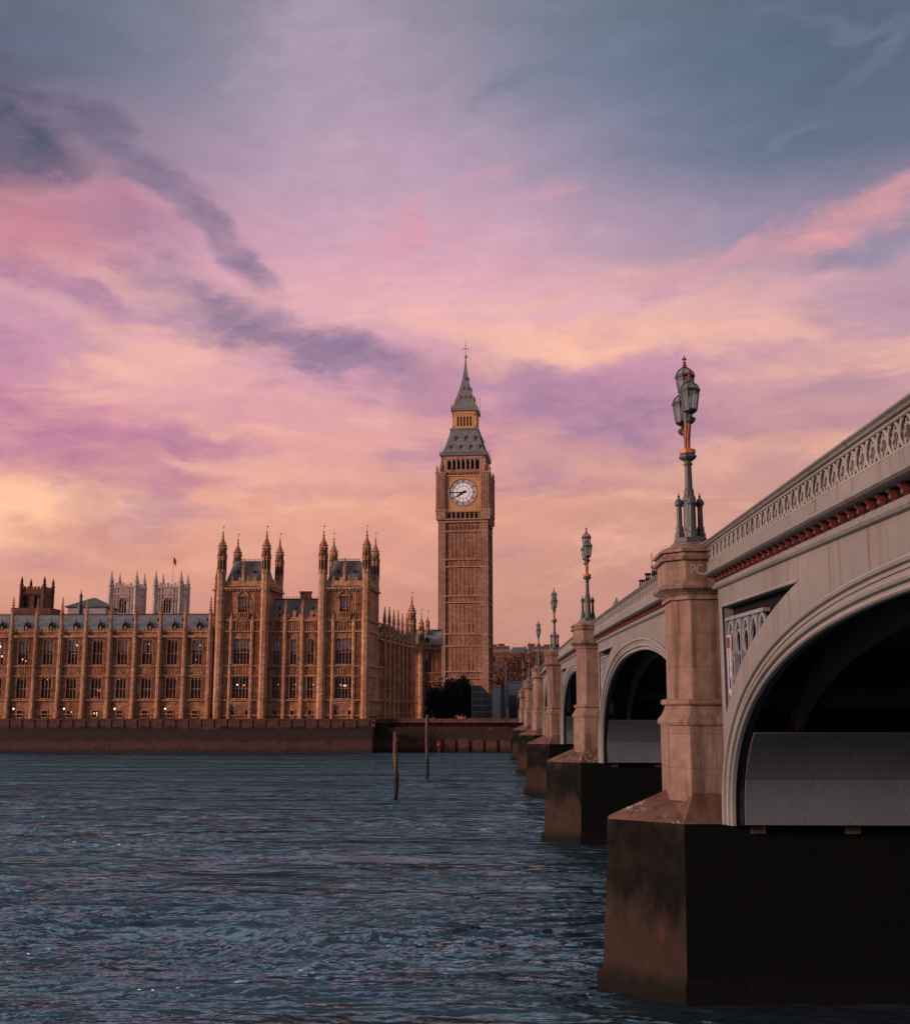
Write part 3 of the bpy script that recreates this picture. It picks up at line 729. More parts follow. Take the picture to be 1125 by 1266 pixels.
# ------------------------------------------------------------------ lamps on the piers
def make_lamp():
    root = empty('bridge_lamp', (0, 0, 0), '', 'street lamp', world=False)
    p8 = pi / 8
    mb = MB()
    mb.lathe(0, 0, [(.62, -.22), (.60, -.10), (.50, -.06), (.50, .05), (.46, .08)], 8, p8)
    mb.lathe(0, 0, [(.24, .06), (.24, .30), (.19, .36), (.18, 1.18), (.20, 1.22), (.20, 1.30), (.15, 1.42), (.155, 1.52), (.115, 1.62), (.105, 2.30), (.14, 2.33), (.14, 2.37), (.11, 2.40), (.115, 2.44), (.22, 2.50), (.27, 2.55), (.27, 2.60), (.20, 2.66)], 8, p8)
    mb.build('column', M['lamp_iron'], root)
    for i in range(4):
        an = i * pi / 2 ; x, y = .31 * cos(an), .31 * sin(an)
        mb = MB()
        mb.lathe(x, y, [(.155, .06), (.15, .22), (.115, .26), (.11, .42), (.085, .46), (.080, 1.04), (.10, 1.07), (.13, 1.10), (.135, 1.16), (.10, 1.24), (.04, 1.30), (.02, 1.32), (.05, 1.35), (.02, 1.40), (.0, 1.50)], 8, p8)
        mb.tube([(x, y, .95), (x * .7, y * .7, 1.08), (x * .4, y * .4, 1.0)], .025, 5)
        mb.build('colonette', M['lamp_iron'], root)
    mb = MB(); mb.lathe(0, 0, [(.23, 2.66), (.245, 2.68), (.245, 2.78), (.22, 2.80)], 8, p8); mb.build('gilt_collar', M['lamp_gilt'], root)
    mb = MB(); mb.lathe(0, 0, [(.095, 2.80), (.08, 3.6), (.07, 4.02), (.13, 4.08), (.15, 4.16), (.07, 4.24), (.05, 4.38)], 8, p8); mb.build('stem', M['lamp_iron'], root)
    for s in (-1, 1):
        mb = MB()
        A = [(0, s * (.06 + .66 * t ** 2.0), 2.80 + .74 * t ** .85 * 1.0) for t in np.linspace(0, 1, 9)]
        B = [(0, s * (.10 + .50 * t ** 2.2), 2.80 + .92 * t) for t in np.linspace(0, .8, 9)]
        mb.tube(A, .035, 6); mb.tube(B, .03, 6)
        for t in np.linspace(.1, .95, 9):
            i = t * 8; i0 = int(i); f = i - i0
            pa = np.array(A[i0]) * (1 - f) + np.array(A[min(8, i0 + 1)]) * f; pb = np.array(B[i0]) * (1 - f) + np.array(B[min(8, i0 + 1)]) * f
            mb.tube([pa, pb], .028, 5)
        arm = mb.build('arm', M['lamp_gilt'], root)
        mb = MB(); mb.tube([(.05, s * (.10 + .50 * t ** 2.2), 2.82 + .9 * t) for t in np.linspace(0, .75, 7)], .028, 5); mb.tube([(-.05, s * (.10 + .50 * t ** 2.2), 2.82 + .9 * t) for t in np.linspace(0, .75, 7)], .028, 5)
        mb.build('arm_edging', M['lamp_red'], arm)
    for s, zz in ((0, 4.38), (-1, 3.54), (1, 3.54)):
        y = s * .74
        mb = MB()
        if s: mb.lathe(0, y, [(.05, zz - .12), (.13, zz - .04), (.15, zz + .02), (.14, zz + .06), (.06, zz + .10), (.05, zz + .18)], 8, p8)
        z = zz + .18 if s else zz
        mb.lathe(0, y, [(.05, z - .02), (.17, z + .06), (.215, z + .10), (.215, z + .14), (.19, z + .145)], 8, p8)         # bottom cup
        zg0, zg1 = z + .14, z + .68
        for i in range(8):
            t = i * pi / 4 + p8
            mb.tube([(.205 * cos(t), y + .205 * sin(t), zg0), (.285 * cos(t), y + .285 * sin(t), zg1)], .014, 4)
        mb.lathe(0, y, [(.28, zg1 - .01), (.31, zg1), (.32, zg1 + .05), (.29, zg1 + .08)], 8, p8)
        for i in range(8):                                                                             # dome bars
            t = i * pi / 4 + p8
            mb.tube([(r * cos(t), y + r * sin(t), zg1 + .07 + h) for r, h in ((.29, 0), (.25, .09), (.17, .17), (.08, .24), (.035, .30))], .016, 4)
        body = mb.build('lantern', M['lamp_dark'], root)
        mb = MB(); mb.lathe(0, y, [(.195, zg0 + .01), (.272, zg1 - .012)], 8, p8); mb.build('lantern_glass', M['lantern_glass'], body)
        mb = MB(); mb.lathe(0, y, [(.275, zg1 + .07), (.238, zg1 + .15), (.16, zg1 + .23), (.07, zg1 + .30)], 8, p8); mb.build('lantern_dome', M['lantern_glass'], body)
        mb = MB(); mb.lathe(0, y, [(.03, zg0), (.03, zg0 + .16), (.06, zg0 + .2), (.065, zg0 + .34), (.02, zg0 + .42)], 8); mb.build('bulb', M['shield_white'], body)
        mb = MB(); q = zg1 + .36
        mb.lathe(0, y, [(.05, q - .02), (.07, q + .03), (.04, q + .08), (.06, q + .12), (.025, q + .16), (.02, q + .22)], 8)
        mb.box(-.07, .07, y - .02, y + .02, q + .20, q + .25); mb.box(-.02, .02, y - .06, y + .06, q + .20, q + .25)
        mb.lathe(0, y, [(.025, q + .22), (.03, q + .28), (.0, q + .36)], 6)
        mb.build('finial', M['lamp_red'], body)
    return root
def copy_tree(o, parent=None):
    c = o.copy(); COL.objects.link(c)
    if parent: c.parent = parent
    for ch in list(o.children): copy_tree(ch, c)
    return c
LAMP_LABELS = ['tallest-looking three-headed iron lamp, on the nearest bridge pier', 'three-headed iron lamp on the second bridge pier from the viewer',
 'three-headed iron lamp on the third bridge pier from the viewer', 'three-headed iron lamp on the fourth bridge pier, against the brown trees',
 'small distant lamp on the fifth bridge pier from the viewer', 'tiny distant lamp on the sixth bridge pier from the viewer', 'tiniest farthest lamp at the far end of the bridge']
lamp0 = make_lamp()
for i, Yp in enumerate(PIERS[1:]):
    o = lamp0 if i == 0 else copy_tree(lamp0)
    o.location = (5.96, Yp, zcap(Yp) + .22); o['label'] = LAMP_LABELS[i]; o['group'] = 'lamps on the bridge piers'

# ------------------------------------------------------------------ the riverside palace
YF = 217.
def fx(px, y=830, Y=YF): return at(px, y, Y)[0]
palace = empty('gothic_palace', (-52, 226, LAND), 'long ornate brown stone palace with many pinnacles along the far bank', 'palace')
def frame_T(P0, P1):
    d = np.array([P1[0] - P0[0], P1[1] - P0[1]]); L = np.linalg.norm(d); d /= L; n = np.array([d[1], -d[0]])
    return (lambda u, w, z: (P0[0] + d[0] * u + n[0] * w, P0[1] + d[1] * u + n[1] * w, z)), L
def window(T, u, hw, z0, z1, lights, depth=.42, transom=(.45,), arched=False, lit=None, blind=None, tall=True, parent=None):
    """stone window frame with mullions (part) and its glass (sub-part)"""
    mb = MB(T); w0 = -depth + .06
    mb.box(u - hw - .14, u - hw, w0, .10, z0 - .1, z1 + .12); mb.box(u + hw, u + hw + .14, w0, .10, z0 - .1, z1 + .12)
    mb.box(u - hw, u + hw, w0, .14, z0 - .16, z0); mb.box(u - hw, u + hw, w0, .10, z1, z1 + .12)
    for i in range(1, lights):
        x = u - hw + 2 * hw * i / lights; mb.box(x - .045, x + .045, w0, -.16, z0, z1)
    for t in transom:
        z = z0 + (z1 - z0) * t; mb.box(u - hw, u + hw, w0, -.15, z - .05, z + .05)
    if z1 - z0 > 2:
        lw = 2 * hw / lights
        for i in range(lights):                                # cusped heads of the lights
            x = u - hw + lw * (i + .5)
            mb.add([(x - lw / 2, -.2, z1), (x, -.2, z1), (x - lw / 2, -.2, z1 - lw * .9)], [(0, 1, 2)])
            mb.add([(x + lw / 2, -.2, z1), (x + lw / 2, -.2, z1 - lw * .9), (x, -.2, z1)], [(0, 1, 2)])
    wd = mb.build('window', M['palace_trim'], parent or palace)
    mb = MB(T); g = -depth
    mb.add([(u - hw, g, z0), (u + hw, g, z0), (u + hw, g, z1), (u - hw, g, z1)], [(0, 1, 2, 3)])
    mats = [M['glass'], M['blind'], M['lit'], M['lit_red']]
    if blind:
        mb.mi = 1; a, b = blind; g2 = g + .02
        lw = 2 * hw / lights
        for i in range(lights):
            if random.random() < .85:
                x = u - hw + lw * i; q = random.uniform(0, .12)
                mb.add([(x + .1, g2, z0 + (z1 - z0) * (a + q)), (x + lw - .1, g2, z0 + (z1 - z0) * (a + q)), (x + lw - .1, g2, z0 + (z1 - z0) * b), (x + .1, g2, z0 + (z1 - z0) * b)], [(0, 1, 2, 3)])
    for (t, v, kind, s) in (lit or ()):
        mb.mi = 3 if kind else 2; x = u + hw * t; z = z0 + (z1 - z0) * v
        mb.add([(x - s, g + .04, z - s), (x + s, g + .04, z - s), (x + s, g + .04, z + s), (x - s, g + .04, z + s)], [(0, 1, 2, 3)])
    mb.build('pane', mats, wd)
def octo(T, u, w, prof, mb, n=8):
    mb.loft([[T(u + r * cos(2 * pi * i / n + pi / n), w + r * sin(2 * pi * i / n + pi / n), z) for i in range(n)] for r, z in prof])
def crockets(T, mb, u, w, r0, z0, z1, n=4, k=5):
    for j in range(k):
        t = (j + .5) / k; r = r0 * (1 - t) + .06; z = z0 + (z1 - z0) * t
        for i in range(n):
            a = 2 * pi * i / n + pi / 4; x, y = u + r * cos(a), w + r * sin(a); s = .07 + .05 * (1 - t)
            p = T(x, y, z); mb.box(p[0] - s, p[0] + s, p[1] - s, p[1] + s, p[2] - s, p[2] + s)
def buttress(T, u, r, zb, ztop, tip, strings, w=.25, parent=None):
    mb = MB(); prof = [(r * 1.25, zb), (r * 1.25, zb + 1.2), (r * 1.05, zb + 1.5)]
    for s in strings: prof += [(r, s - .12), (r * 1.16, s - .05), (r * 1.16, s + .08), (r, s + .16)]
    prof += [(r, ztop)]
    octo(T, u, w, prof, mb)
    for i in (3, 4, 5, 6, 7, 0):                             # thin shafts on the angles
        a = 2 * pi * i / 8 + pi / 8
        p = T(u + (r + .02) * cos(a), w + (r + .02) * sin(a), 0); mb.lathe(p[0], p[1], [(.07, zb + 1.5), (.07, ztop)], 4)
    b = mb.build('buttress', M['palace_trim'], parent or palace)
    mb = MB(); h = tip - ztop
    octo(T, u, w, [(r * 1.1, ztop + .003), (r * 1.1, ztop + .18), (r * .78, ztop + .25), (r * .74, ztop + h * .45), (r * .95, ztop + h * .48), (r * .95, ztop + h * .52), (r * .62, ztop + h * .55), (r * .30, ztop + h * .75), (.08, tip - .25), (.16, tip - .18), (.03, tip)], mb)
    crockets(T, mb, u, w, r * .6, ztop + h * .55, tip - .3)
    mb.build('pinnacle', M['palace_trim'], b)
S1, S2, S3, SC_ = 9.5, 14.0, 15.85, 21.4
def wing(P0, P1, nb, first=True, last=True, tips=28.6, zb=LAND + .5, roof=True, lits={}, winw=.95, lights=3, depth=.45, simple=False):
    T, L = frame_T(P0, P1); p = L / nb; holes = []; specs = []
    for i in range(nb):
        u = (i + .5) * p
        specs += [(u, winw, 9.85, 13.65, lights, i, 0), (u, winw, 16.15, 20.7, lights, i, 1), (u, .55, 6.35, 7.55, 2, i, 2)]
    holes = [(u - hw - .1, u + hw + .1, z0 - .1, z1 + .1) for u, hw, z0, z1, *_ in specs]
    mb = MB(T)
    for a, b, z0, z1 in rect_minus(0, L, zb, 22.2, holes): mb.box(a, b, -.6, 0, z0, z1)
    mb.box(0, L, -.75, -.62, zb, 22.1)
    # blind panelling, carved band
    for i in range(nb):
        u = (i + .5) * p
        for du in (-1.55, -1.28, 1.28, 1.55):
            if abs(du) < p / 2 - .8:
                mb.box(u + du - .06, u + du + .06, .003, .13, 9.6, 13.9); mb.box(u + du - .06, u + du + .06, .003, .13, 16., 21.1)
        k = 7
        for j in range(k):
            x = u - 1.5 + 3.0 * (j + .5) / k
            mb.box(x - .16, x + .16, .003, .10, 14.45, 15.45); 
        mb.box(u - 1.6, u + 1.6, .003, .16, 14.22, 14.34); mb.box(u - 1.6, u + 1.6, .003, .16, 15.55, 15.66)
        mb.box(u - winw - .3, u + winw + .3, .003, .2, 20.95, 21.08)
    wall = mb.build('wall', M['palace'], palace)
    for z, h, q in ((S1, .26, .34), (S2, .20, .30), (S3, .20, .30), (SC_, .38, .5), (zb + 1.0, .2, .2)):
        mb = MB(T); mb.box(-.05, L + .05, .003, q, z - h / 2, z + h / 2); mb.build('string_course', M['palace_trim'], wall)
    # pierced parapet
    mb = MB(T); mb.box(0, L, -.1, .22, 22.203, 22.45)
    n = int(L / .59)
    for j in range(n):
        u = (j + .5) * L / n; mb.box(u - .16, u + .16, -.05, .16, 22.45, 22.95 if j % 4 else 23.35)
    for i in range(nb):
        u = (i + .5) * p
        mb.loft([[T(u - .75, .2, 22.45), T(u + .75, .2, 22.45), T(u + .55, .2, 23.3), T(u, .2, 24.0), T(u - .55, .2, 23.3)], [T(u - .75, -.1, 22.45), T(u + .75, -.1, 22.45), T(u + .55, -.1, 23.3), T(u, -.1, 24.0), T(u - .55, -.1, 23.3)]]) if False else None
    mb.build('parapet', M['palace_trim'], wall)
    for u, hw, z0, z1, li, i, lev in specs:
        lit = lits.get((i, lev)); bl = None
        if lev == 1 and random.random() < .75: bl = (random.choice((.42, .48, .5)), .97)
        window(T, u, hw, z0, z1, li, depth, (.46,) if lev < 2 else (), lit=lit, blind=bl)
    for i in range(0 if first else 1, nb + 1 if last else nb):
        buttress(T, i * p, .44, zb, 22.6, tips + (0 if i % 2 else .3), (S1, S2, S3, SC_))
    if roof:
        mb = MB(T)
        mb.add([(0, -.6, 22.5), (L, -.6, 22.5), (L, -4.6, 25.9), (0, -4.6, 25.9), (L, -8.6, 22.5), (0, -8.6, 22.5)], [(0, 1, 2, 3), (3, 2, 4, 5), (0, 3, 5), (1, 4, 2)])
        rf = mb.build('roof', M['slate'], palace)
        mb = MB(T); mb.box(0, L, -4.66, -4.54, 25.85, 26.05)
        for j in range(int(L / .5)): mb.box((j + .4) * .5, (j + .4) * .5 + .08, -4.63, -4.57, 26.05, 26.3)
        mb.build('ridge_cresting', M['iron'], rf)
        for i in range(nb):
            u = (i + .5) * p
            mb = MB(T)
            mb.box(u - .5, u + .5, -1.6, -.75, 22.6, 23.5); mb.add([(u - .6, -.7, 23.5), (u + .6, -.7, 23.5), (u, -.7, 24.25), (u, -2.5, 24.25), (u - .6, -1.9, 23.5), (u + .6, -1.9, 23.5)], [(0, 1, 2), (0, 2, 3, 4), (1, 5, 3, 2)])
            mb.lathe(u, -.75, [(.06, 24.2), (.05, 24.6), (.12, 24.7), (.0, 25.0)], 5)
            mb.build('dormer', M['iron'], rf)
            mb = MB(T); mb.box(u + .85, u + 1.1, -3.1, -2.7, 24.6, 25.1); mb.build('roof_vent', M['iron'], rf)
# left wing of eight bays and the four beyond the picture's edge
XL = fx(258.5); PB = 4.735
LIT = {(2, 1): [(-.3, .22, 0, .13), (.4, .15, 0, .10)], (1, 1): [(.1, .75, 0, .2), (-.5, .3, 0, .16), (.5, .35, 0, .14), (-.2, .9, 0, .12)], (4, 1): [(.6, .8, 0, .1)], (3, 0): [(.1, .92, 0, .09)], (6, 0): [(-.55, .96, 0, .12)],
       (5, 2): [(-.4, .6, 0, .12), (.5, .65, 0, .1), (.6, .3, 0, .08)], (4, 2): [(.3, .8, 0, .08)], (5, 0): [(.2, .4, 0, .06), (.6, .38, 0, .06), (-.3, .05, 0, .06)], (9, 1): [(.4, .8, 0, .07), (-.3, .2, 0, .07)], (7, 1): [(.1, .85, 0, .07)]}
wing((XL - 10 * PB, YF), (XL, YF), 10, lits=LIT)
# a range with two turreted towers and a three-bay middle
SK = radians(4.3)
def turret(x, y, r, zb, z1, tip, name='turret'):
    T = lambda u, w, z: (x + u, y + w, z)
    mb = MB(); h = tip - z1
    octo(T, 0, 0, [(r, zb), (r, z1 - 3.2), (r * 1.15, z1 - 3.1), (r * 1.15, z1 - 2.9), (r * .92, z1 - 2.8), (r * .92, z1 - .2), (r * 1.18, z1 - .1), (r * 1.18, z1 + .1)], mb)
    octo(T, 0, 0, [(r * .86, z1 + .1), (r * .86, z1 + h * .28), (r * 1.12, z1 + h * .31), (r * 1.12, z1 + h * .35), (r * .9, z1 + h * .40), (r * .66, z1 + h * .52), (r * .34, z1 + h * .64), (r * .2, z1 + h * .78), (r * .34, z1 + h * .81), (r * .13, z1 + h * .84), (r * .22, z1 + h * .93), (.03, tip)], mb)
    crockets(T, mb, 0, 0, r * .95, z1 + h * .40, z1 + h * .74, 8, 4)
    for i in range(8):
        a = 2 * pi * i / 8 + pi / 8
        mb.lathe(x + r * .96 * cos(a), y + r * .96 * sin(a), [(.09, z1 - 2.8), (.09, z1 - .1)], 4); mb.lathe(x + r * .82 * cos(a), y + r * .82 * sin(a), [(.08, z1 + .1), (.08, z1 + h * .3)], 4)
        mb.lathe(x + r * 1.05 * cos(a), y + r * 1.05 * sin(a), [(.1, z1), (.07, z1 + .5), (.0, z1 + .9)], 4)
    mb.lathe(x, y, [(.03, tip - .1), (.025, tip + 1.0)], 4)
    mb.box(x, x + .3, y - .01, y + .01, tip + .65, tip + .9)
    t = mb.build(name, M['palace_trim'], palace)
    mb = MB()
    up = MB()
    for i in range(8):
        a = 2 * pi * i / 8; q = r * .88
        mb.lathe(x + q * cos(a), y + q * sin(a), [(.15, z1 - 2.3), (.15, z1 - .6)], 4, a); up.lathe(x + (r * .82) * cos(a), y + (r * .82) * sin(a), [(.12, z1 + .3), (.12, z1 + h * .26)], 4, a)
    mb.build('turret_opening', M['dark'], t); up.build('turret_opening', M['dark'], t)
def tower_block(xa, xb, dep, lit1):
    Wd = xb - xa
    def SKT(u, w, z): return (xa + u - w * math.tan(SK), YF - w, z)
    T = SKT; zb = LAND + .2; uc = Wd / 2; hw = 1.55
    specs = [(uc, hw, 9.85, 13.9, 5, 0), (uc, hw, 16.2, 21.0, 5, 1), (uc, .88, 25.3, 29.0, 3, 3), (uc - 1.3, .32, 6.4, 7.6, 1, 2), (uc + 1.3, .32, 6.4, 7.6, 1, 2)]
    holes = [(u - h - .1, u + h + .1, z0 - .1, z1 + .1) for u, h, z0, z1, *_ in specs]
    mb = MB(T)
    for a, b, z0, z1 in rect_minus(0, Wd, zb, 30.3, holes): mb.box(a, b, -.6, 0, z0, z1)
    mb.box(0, Wd, -dep, -.62, zb, 30.2)
    def ribs(z0, z1, us, q=.14, s=.07):
        for u in us: mb.box(u - s, u + s, .003, q, z0, z1)
    side = [.85, 1.25, 1.65, 2.05, 2.45]; us = side + [Wd - s for s in side]
    ribs(9.7, 13.9, us); ribs(16, 22.1, us); ribs(24.9, 29.9, us, .10, .05); ribs(14.3, 15.5, list(np.linspace(.8, Wd - .8, 17)), .12, .13)
    ribs(22.6, 24.1, list(np.linspace(.8, Wd - .8, 15)), .14, .10)
    for z in (25.9, 26.9, 27.9, 28.9, 10.7, 11.7, 12.7, 17.2, 18.4, 19.6):
        for a in (.85, Wd - 2.45): mb.box(a, a + 1.6, .003, .09, z, z + .12)
    # oriel balcony under the top window and label mouldings
    skirt = MB(T); skirt.box(uc - 1.9, uc + 1.9, .003, .4, 8.9, 9.2)
    skirt.loft([[(uc - 1.2, .003, 8.2), (uc + 1.2, .003, 8.2), (uc + 1.2, .03, 8.2), (uc - 1.2, .03, 8.2)], [(uc - 1.9, .003, 8.9), (uc + 1.9, .003, 8.9), (uc + 1.9, .38, 8.9), (uc - 1.9, .38, 8.9)]])
    ori = MB(T); ori.loft([[(uc - .9, .003, 24.0), (uc + .9, .003, 24.0), (uc + .7, .15, 24.0), (uc - .7, .15, 24.0)], [(uc - 1.5, .003, 24.75), (uc + 1.5, .003, 24.75), (uc + 1.2, .6, 24.75), (uc - 1.2, .6, 24.75)], [(uc - 1.6, .003, 25.0), (uc + 1.6, .003, 25.0), (uc + 1.3, .7, 25.0), (uc - 1.3, .7, 25.0)]])
    for j in range(7): ori.box(uc - 1.3 + j * .4, uc - 1.14 + j * .4, .42, .6, 25.0, 25.75)
    ori.box(uc - 1.35, uc + 1.35, .4, .63, 25.75, 25.9)
    head = MB(T); P = [(uc + 1.15 * c, z) for c, z in ((-1, 28.4), (-.93, 29.0), (-.6, 29.55), (0, 29.95), (.6, 29.55), (.93, 29.0), (1, 28.4))]
    for (u0, z0), (u1, z1) in zip(P, P[1:]): head.loft([[(u0, .003, z0), (u0, .22, z0), (u0, .22, z0 + .22), (u0, .003, z0 + .22)], [(u1, .003, z1), (u1, .22, z1), (u1, .22, z1 + .22), (u1, .003, z1 + .22)]])
    wall = mb.build('wall', M['palace'], palace)
    skirt.build('window_skirt', M['palace_trim'], wall); ori.build('oriel_balcony', M['palace_trim'], wall); head.build('window_hood', M['palace_trim'], wall)
    for z, h, q in ((S1, .26, .36), (S2, .2, .3), (S3, .2, .3), (22.3, .26, .35), (24.4, .26, .35), (30.45, .34, .55), (31.0, .2, .3), (6.7, .25, .3)):
        mb = MB(T); mb.box(-.1, Wd + .1, .003, q, z - h / 2, z + h / 2); mb.box(Wd + .003, Wd + q, -dep, .2, z - h / 2, z + h / 2)
        if z == 30.45:
            mb.box(-.05, Wd + .05, -dep, 0, 30.4, 30.7)
            for j in range(14): u = (j + .5) * Wd / 14; mb.box(u - .14, u + .14, .1, .42, 29.95, 30.27)
        mb.build('string_course', M['palace_trim'], wall)
    mb = MB(T)
    for (a0, a1, w0, w1) in ((0, Wd, -.2, .1), (0, Wd, -dep, -dep + .3), (0, .3, -dep + .3, -.2), (Wd - .3, Wd, -dep + .3, -.2)):
        mb.box(a0, a1, w0, w1, 30.703, 31.9)
    n = 13
    for j in range(n):
        u = (j + .5) * Wd / n
        if j % 2: mb.box(u - .22, u + .22, -.15, .05, 31.9, 32.6 if j % 4 == 1 else 33.0)
        w = -(j + .5) * dep / n
        if j % 2: mb.box(Wd - .25, Wd - .05, w - .22, w + .22, 31.9, 32.6)
    mb.build('parapet', M['palace_trim'], wall)
    mb = MB(); 
    for u in (uc,):
        octo(T, u, 0, [(.34, 31.9), (.34, 34.2), (.45, 34.3), (.28, 34.5), (.03, 36.4)], mb); crockets(T, mb, u, 0, .28, 34.5, 36.2)
    mb.build('pinnacle', M['palace_trim'], wall)
    mb = MB(T); i0, i1 = .9, 2.3
    mb.loft([[(i0, -i0, 31.2), (Wd - i0, -i0, 31.2), (Wd - i0, -dep + i0, 31.2), (i0, -dep + i0, 31.2)], [(i1, -i1, 36.0), (Wd - i1, -i1, 36.0), (Wd - i1, -dep + i1, 36.0), (i1, -dep + i1, 36.0)]])
    rf = mb.build('roof', M['slate'], palace)
    mb = MB(T)
    mb.box(i1, Wd - i1, -i1 - .04, -i1, 36.2, 36.27); mb.box(i1, Wd - i1, -dep + i1, -dep + i1 + .04, 36.2, 36.27)
    for j in range(12): u = i1 + (Wd - 2 * i1) * j / 11; mb.box(u - .04, u + .04, -i1 - .05, -i1 + .0, 36.0, 36.5); mb.box(u - .04, u + .04, -dep + i1, -dep + i1 + .05, 36., 36.5)
    mb.build('ridge_cresting', M['iron'], rf)
    for u in (Wd * .34, Wd * .66): mb = MB(T); mb.box(u - .2, u + .2, -1.9, -1.3, 33.6, 34.1); mb.build('roof_vent', M['iron'], rf)
    for (u, h, z0, z1, li, lev) in specs:
        window(T, u, h, z0, z1, li, .5, (.46,) if lev in (0, 1) else ((.35,) if lev == 3 else ()), lit=lit1 if lev == 0 else None, blind=(.5, .93) if lev == 1 else ((.88, .98) if lev == 0 else ((.35, .9) if lev == 3 else None)))
    for u, w, dz in ((.55, .0, 0), (Wd - .55, .0, 0), (.55, -dep + .4, 0), (Wd - .55, -dep + .4, 0)):
        p = T(u, w, 0); turret(p[0], p[1], .84, LAND + .3, 36.4, 41.6)
    for u in (2.75, Wd - 2.75):
        mb = MB(); octo(T, u, .05, [(.42, 6.), (.42, 9.4), (.34, 9.6), (.34, 22.0), (.4, 22.1), (.4, 24.6), (.2, 25.2), (.0, 26.4)], mb); mb.build('buttress', M['palace_trim'], palace)
T1 = (fx(266.5), fx(329.0)); T2 = (fx(393.5), fx(455.3))
tower_block(*T1, 10.2, [(-.45, .62, 0, .13), (.35, .60, 1, .13)]); tower_block(*T2, 9.6, [(-.3, .60, 1, .16), (.1, .58, 0, .13), (.25, .58, 0, .13)])
def middle():
    xa, xb = T1[1], T2[0]; T, L = frame_T((xa, YF + .9), (xb, YF + .9)); nb = 3; p = L / nb; specs = []
    for i in range(nb):
        u = (i + .5) * p
        specs += [(u, .58, 9.85, 13.9, 2, 0), (u, .58, 16.2, 20.9, 2, 1), (u, .34, 6.4, 7.6, 1, 2)]
    mb = MB(T)
    for a, b, z0, z1 in rect_minus(0, L, LAND + .3, 24.3, [(u - h - .1, u + h + .1, z0 - .1, z1 + .1) for u, h, z0, z1, *_ in specs]): mb.box(a, b, -.6, 0, z0, z1)
    mb.box(0, L, -.8, -.62, LAND + .3, 24.2)
    for i in range(nb):
        u = (i + .5) * p
        for du in (-1.1, -.85, .85, 1.1): mb.box(u + du - .05, u + du + .05, .003, .13, 9.6, 13.9); mb.box(u + du - .05, u + du + .05, .003, .13, 16, 21.9)
        for j in range(5): x = u - 1.1 + 2.2 * (j + .5) / 5; mb.box(x - .12, x + .12, .003, .12, 14.4, 15.5); mb.box(x - .12, x + .12, .003, .18, 22.6, 24.0)
    wall = mb.build('wall', M['palace'], palace)
    for z, h, q in ((S1, .26, .36), (S2, .2, .3), (S3, .2, .3), (22.3, .26, .35), (24.4, .26, .35), (6.7, .25, .3)):
        mb = MB(T); mb.box(0, L, .003, q, z - h / 2, z + h / 2); mb.build('string_course', M['palace_trim'], wall)
    mb = MB(T); mb.box(0, L, -.2, .1, 24.53, 25.1)
    for j in range(9):
        u = (j + .5) * L / 9; mb.box(u - .28, u + .28, -.15, .05, 25.1, 25.8 if j % 3 != 1 else 26.3)
    mb.build('parapet', M['palace_trim'], wall)
    for u, h, z0, z1, li, lev in specs:
        window(T, u, h, z0, z1, li, .45, (.42,) if lev < 2 else (), lit=[(.9, .63, 0, .09)] if lev == 0 else None, blind=(random.choice((.0, .15, .45)), .95) if lev == 1 else None)
    for i in (1, 2): buttress(T, i * p, .36, LAND + .3, 25.2, 28.4, (S1, S2, S3, 22.3, 24.4), .15)
    mb = MB(T); mb.add([(0, -.8, 24.6), (L, -.8, 24.6), (L, -3.6, 28.8), (0, -3.6, 28.8), (L, -7, 24.6), (0, -7, 24.6)], [(0, 1, 2, 3), (3, 2, 4, 5)])
    rf = mb.build('roof', M['slate'], palace)
    mb = MB(T); mb.box(0, L, -3.68, -3.52, 28.75, 28.95)
    for j in range(20): mb.box((j + .4) * L / 20, (j + .4) * L / 20 + .08, -3.63, -3.57, 28.95, 29.4)
    mb.build('ridge_cresting', M['iron'], rf)
    for i in range(3):
        u = (i + .5) * p; mb = MB(T); mb.box(u - .4, u + .4, -1.7, -.9, 24.7, 25.7); mb.build('dormer', M['iron'], rf); mb = MB(T); mb.box(u - .15, u + .2, -2.6, -2.2, 26.7, 27.2); mb.build('roof_vent', M['iron'], rf)
    u = fx(372) - xa
    mb = MB(T); mb.box(u - 1.1, u + .9, -4.2, -3.1, 27.5, 29.9); mb.box(u - 1.25, u - .1, -4.3, -3.0, 29.9, 30.3); mb.box(u + .05, u + 1.05, -4.3, -3.0, 29.9, 30.3); mb.build('chimney', M['palace'], rf)
middle()
# stair flank left of the first tower
mb = MB(); xq = T1[0]; mb.box(xq - 1.1, xq + .6, YF + 1.5, YF + 9, LAND + .3, 30.2); mb.box(xq - 1.5, xq + .6, YF + 1.3, YF + 9.1, 30.203, 30.5); mb.box(xq - 1.1, xq + .5, YF + 1.5, YF + 1.8, 30.5, 31.6)
mb.lathe(xq - .8, YF + 1.7, [(.35, 30.5), (.35, 32.6), (.45, 32.7), (.25, 33.0), (.02, 34.8)], 8)
mb.build('stair_flank', M['palace'], palace)
# return range facing the bridge, end turret, link to the clock tower
Pn0 = (T2[1] + 9.4 * math.tan(SK) + .2, YF + 9.4); Pn1 = (at(510.5, 820, 259)[0], 259.)
wing(Pn0, Pn1, 8, first=False, last=False, tips=28.2, winw=.8, roof=True)
turret(Pn1[0] - .3, Pn1[1], .95, LAND, 27.2, 33.0)
Pl0 = (Pn1[0] - .6, 263.); Pl1 = (at(546, 820, 263)[0], 263.)
wing(Pl0, Pl1, 1, first=False, last=False, winw=1.15, lights=3)
tq = at(521, 790, 263); turret(tq[0], 262.6, .62, LAND, 25.2, 29.5); tq = at(528.5, 790, 266); turret(tq[0], 266.5, .45, 22, 26.3, 29.4)

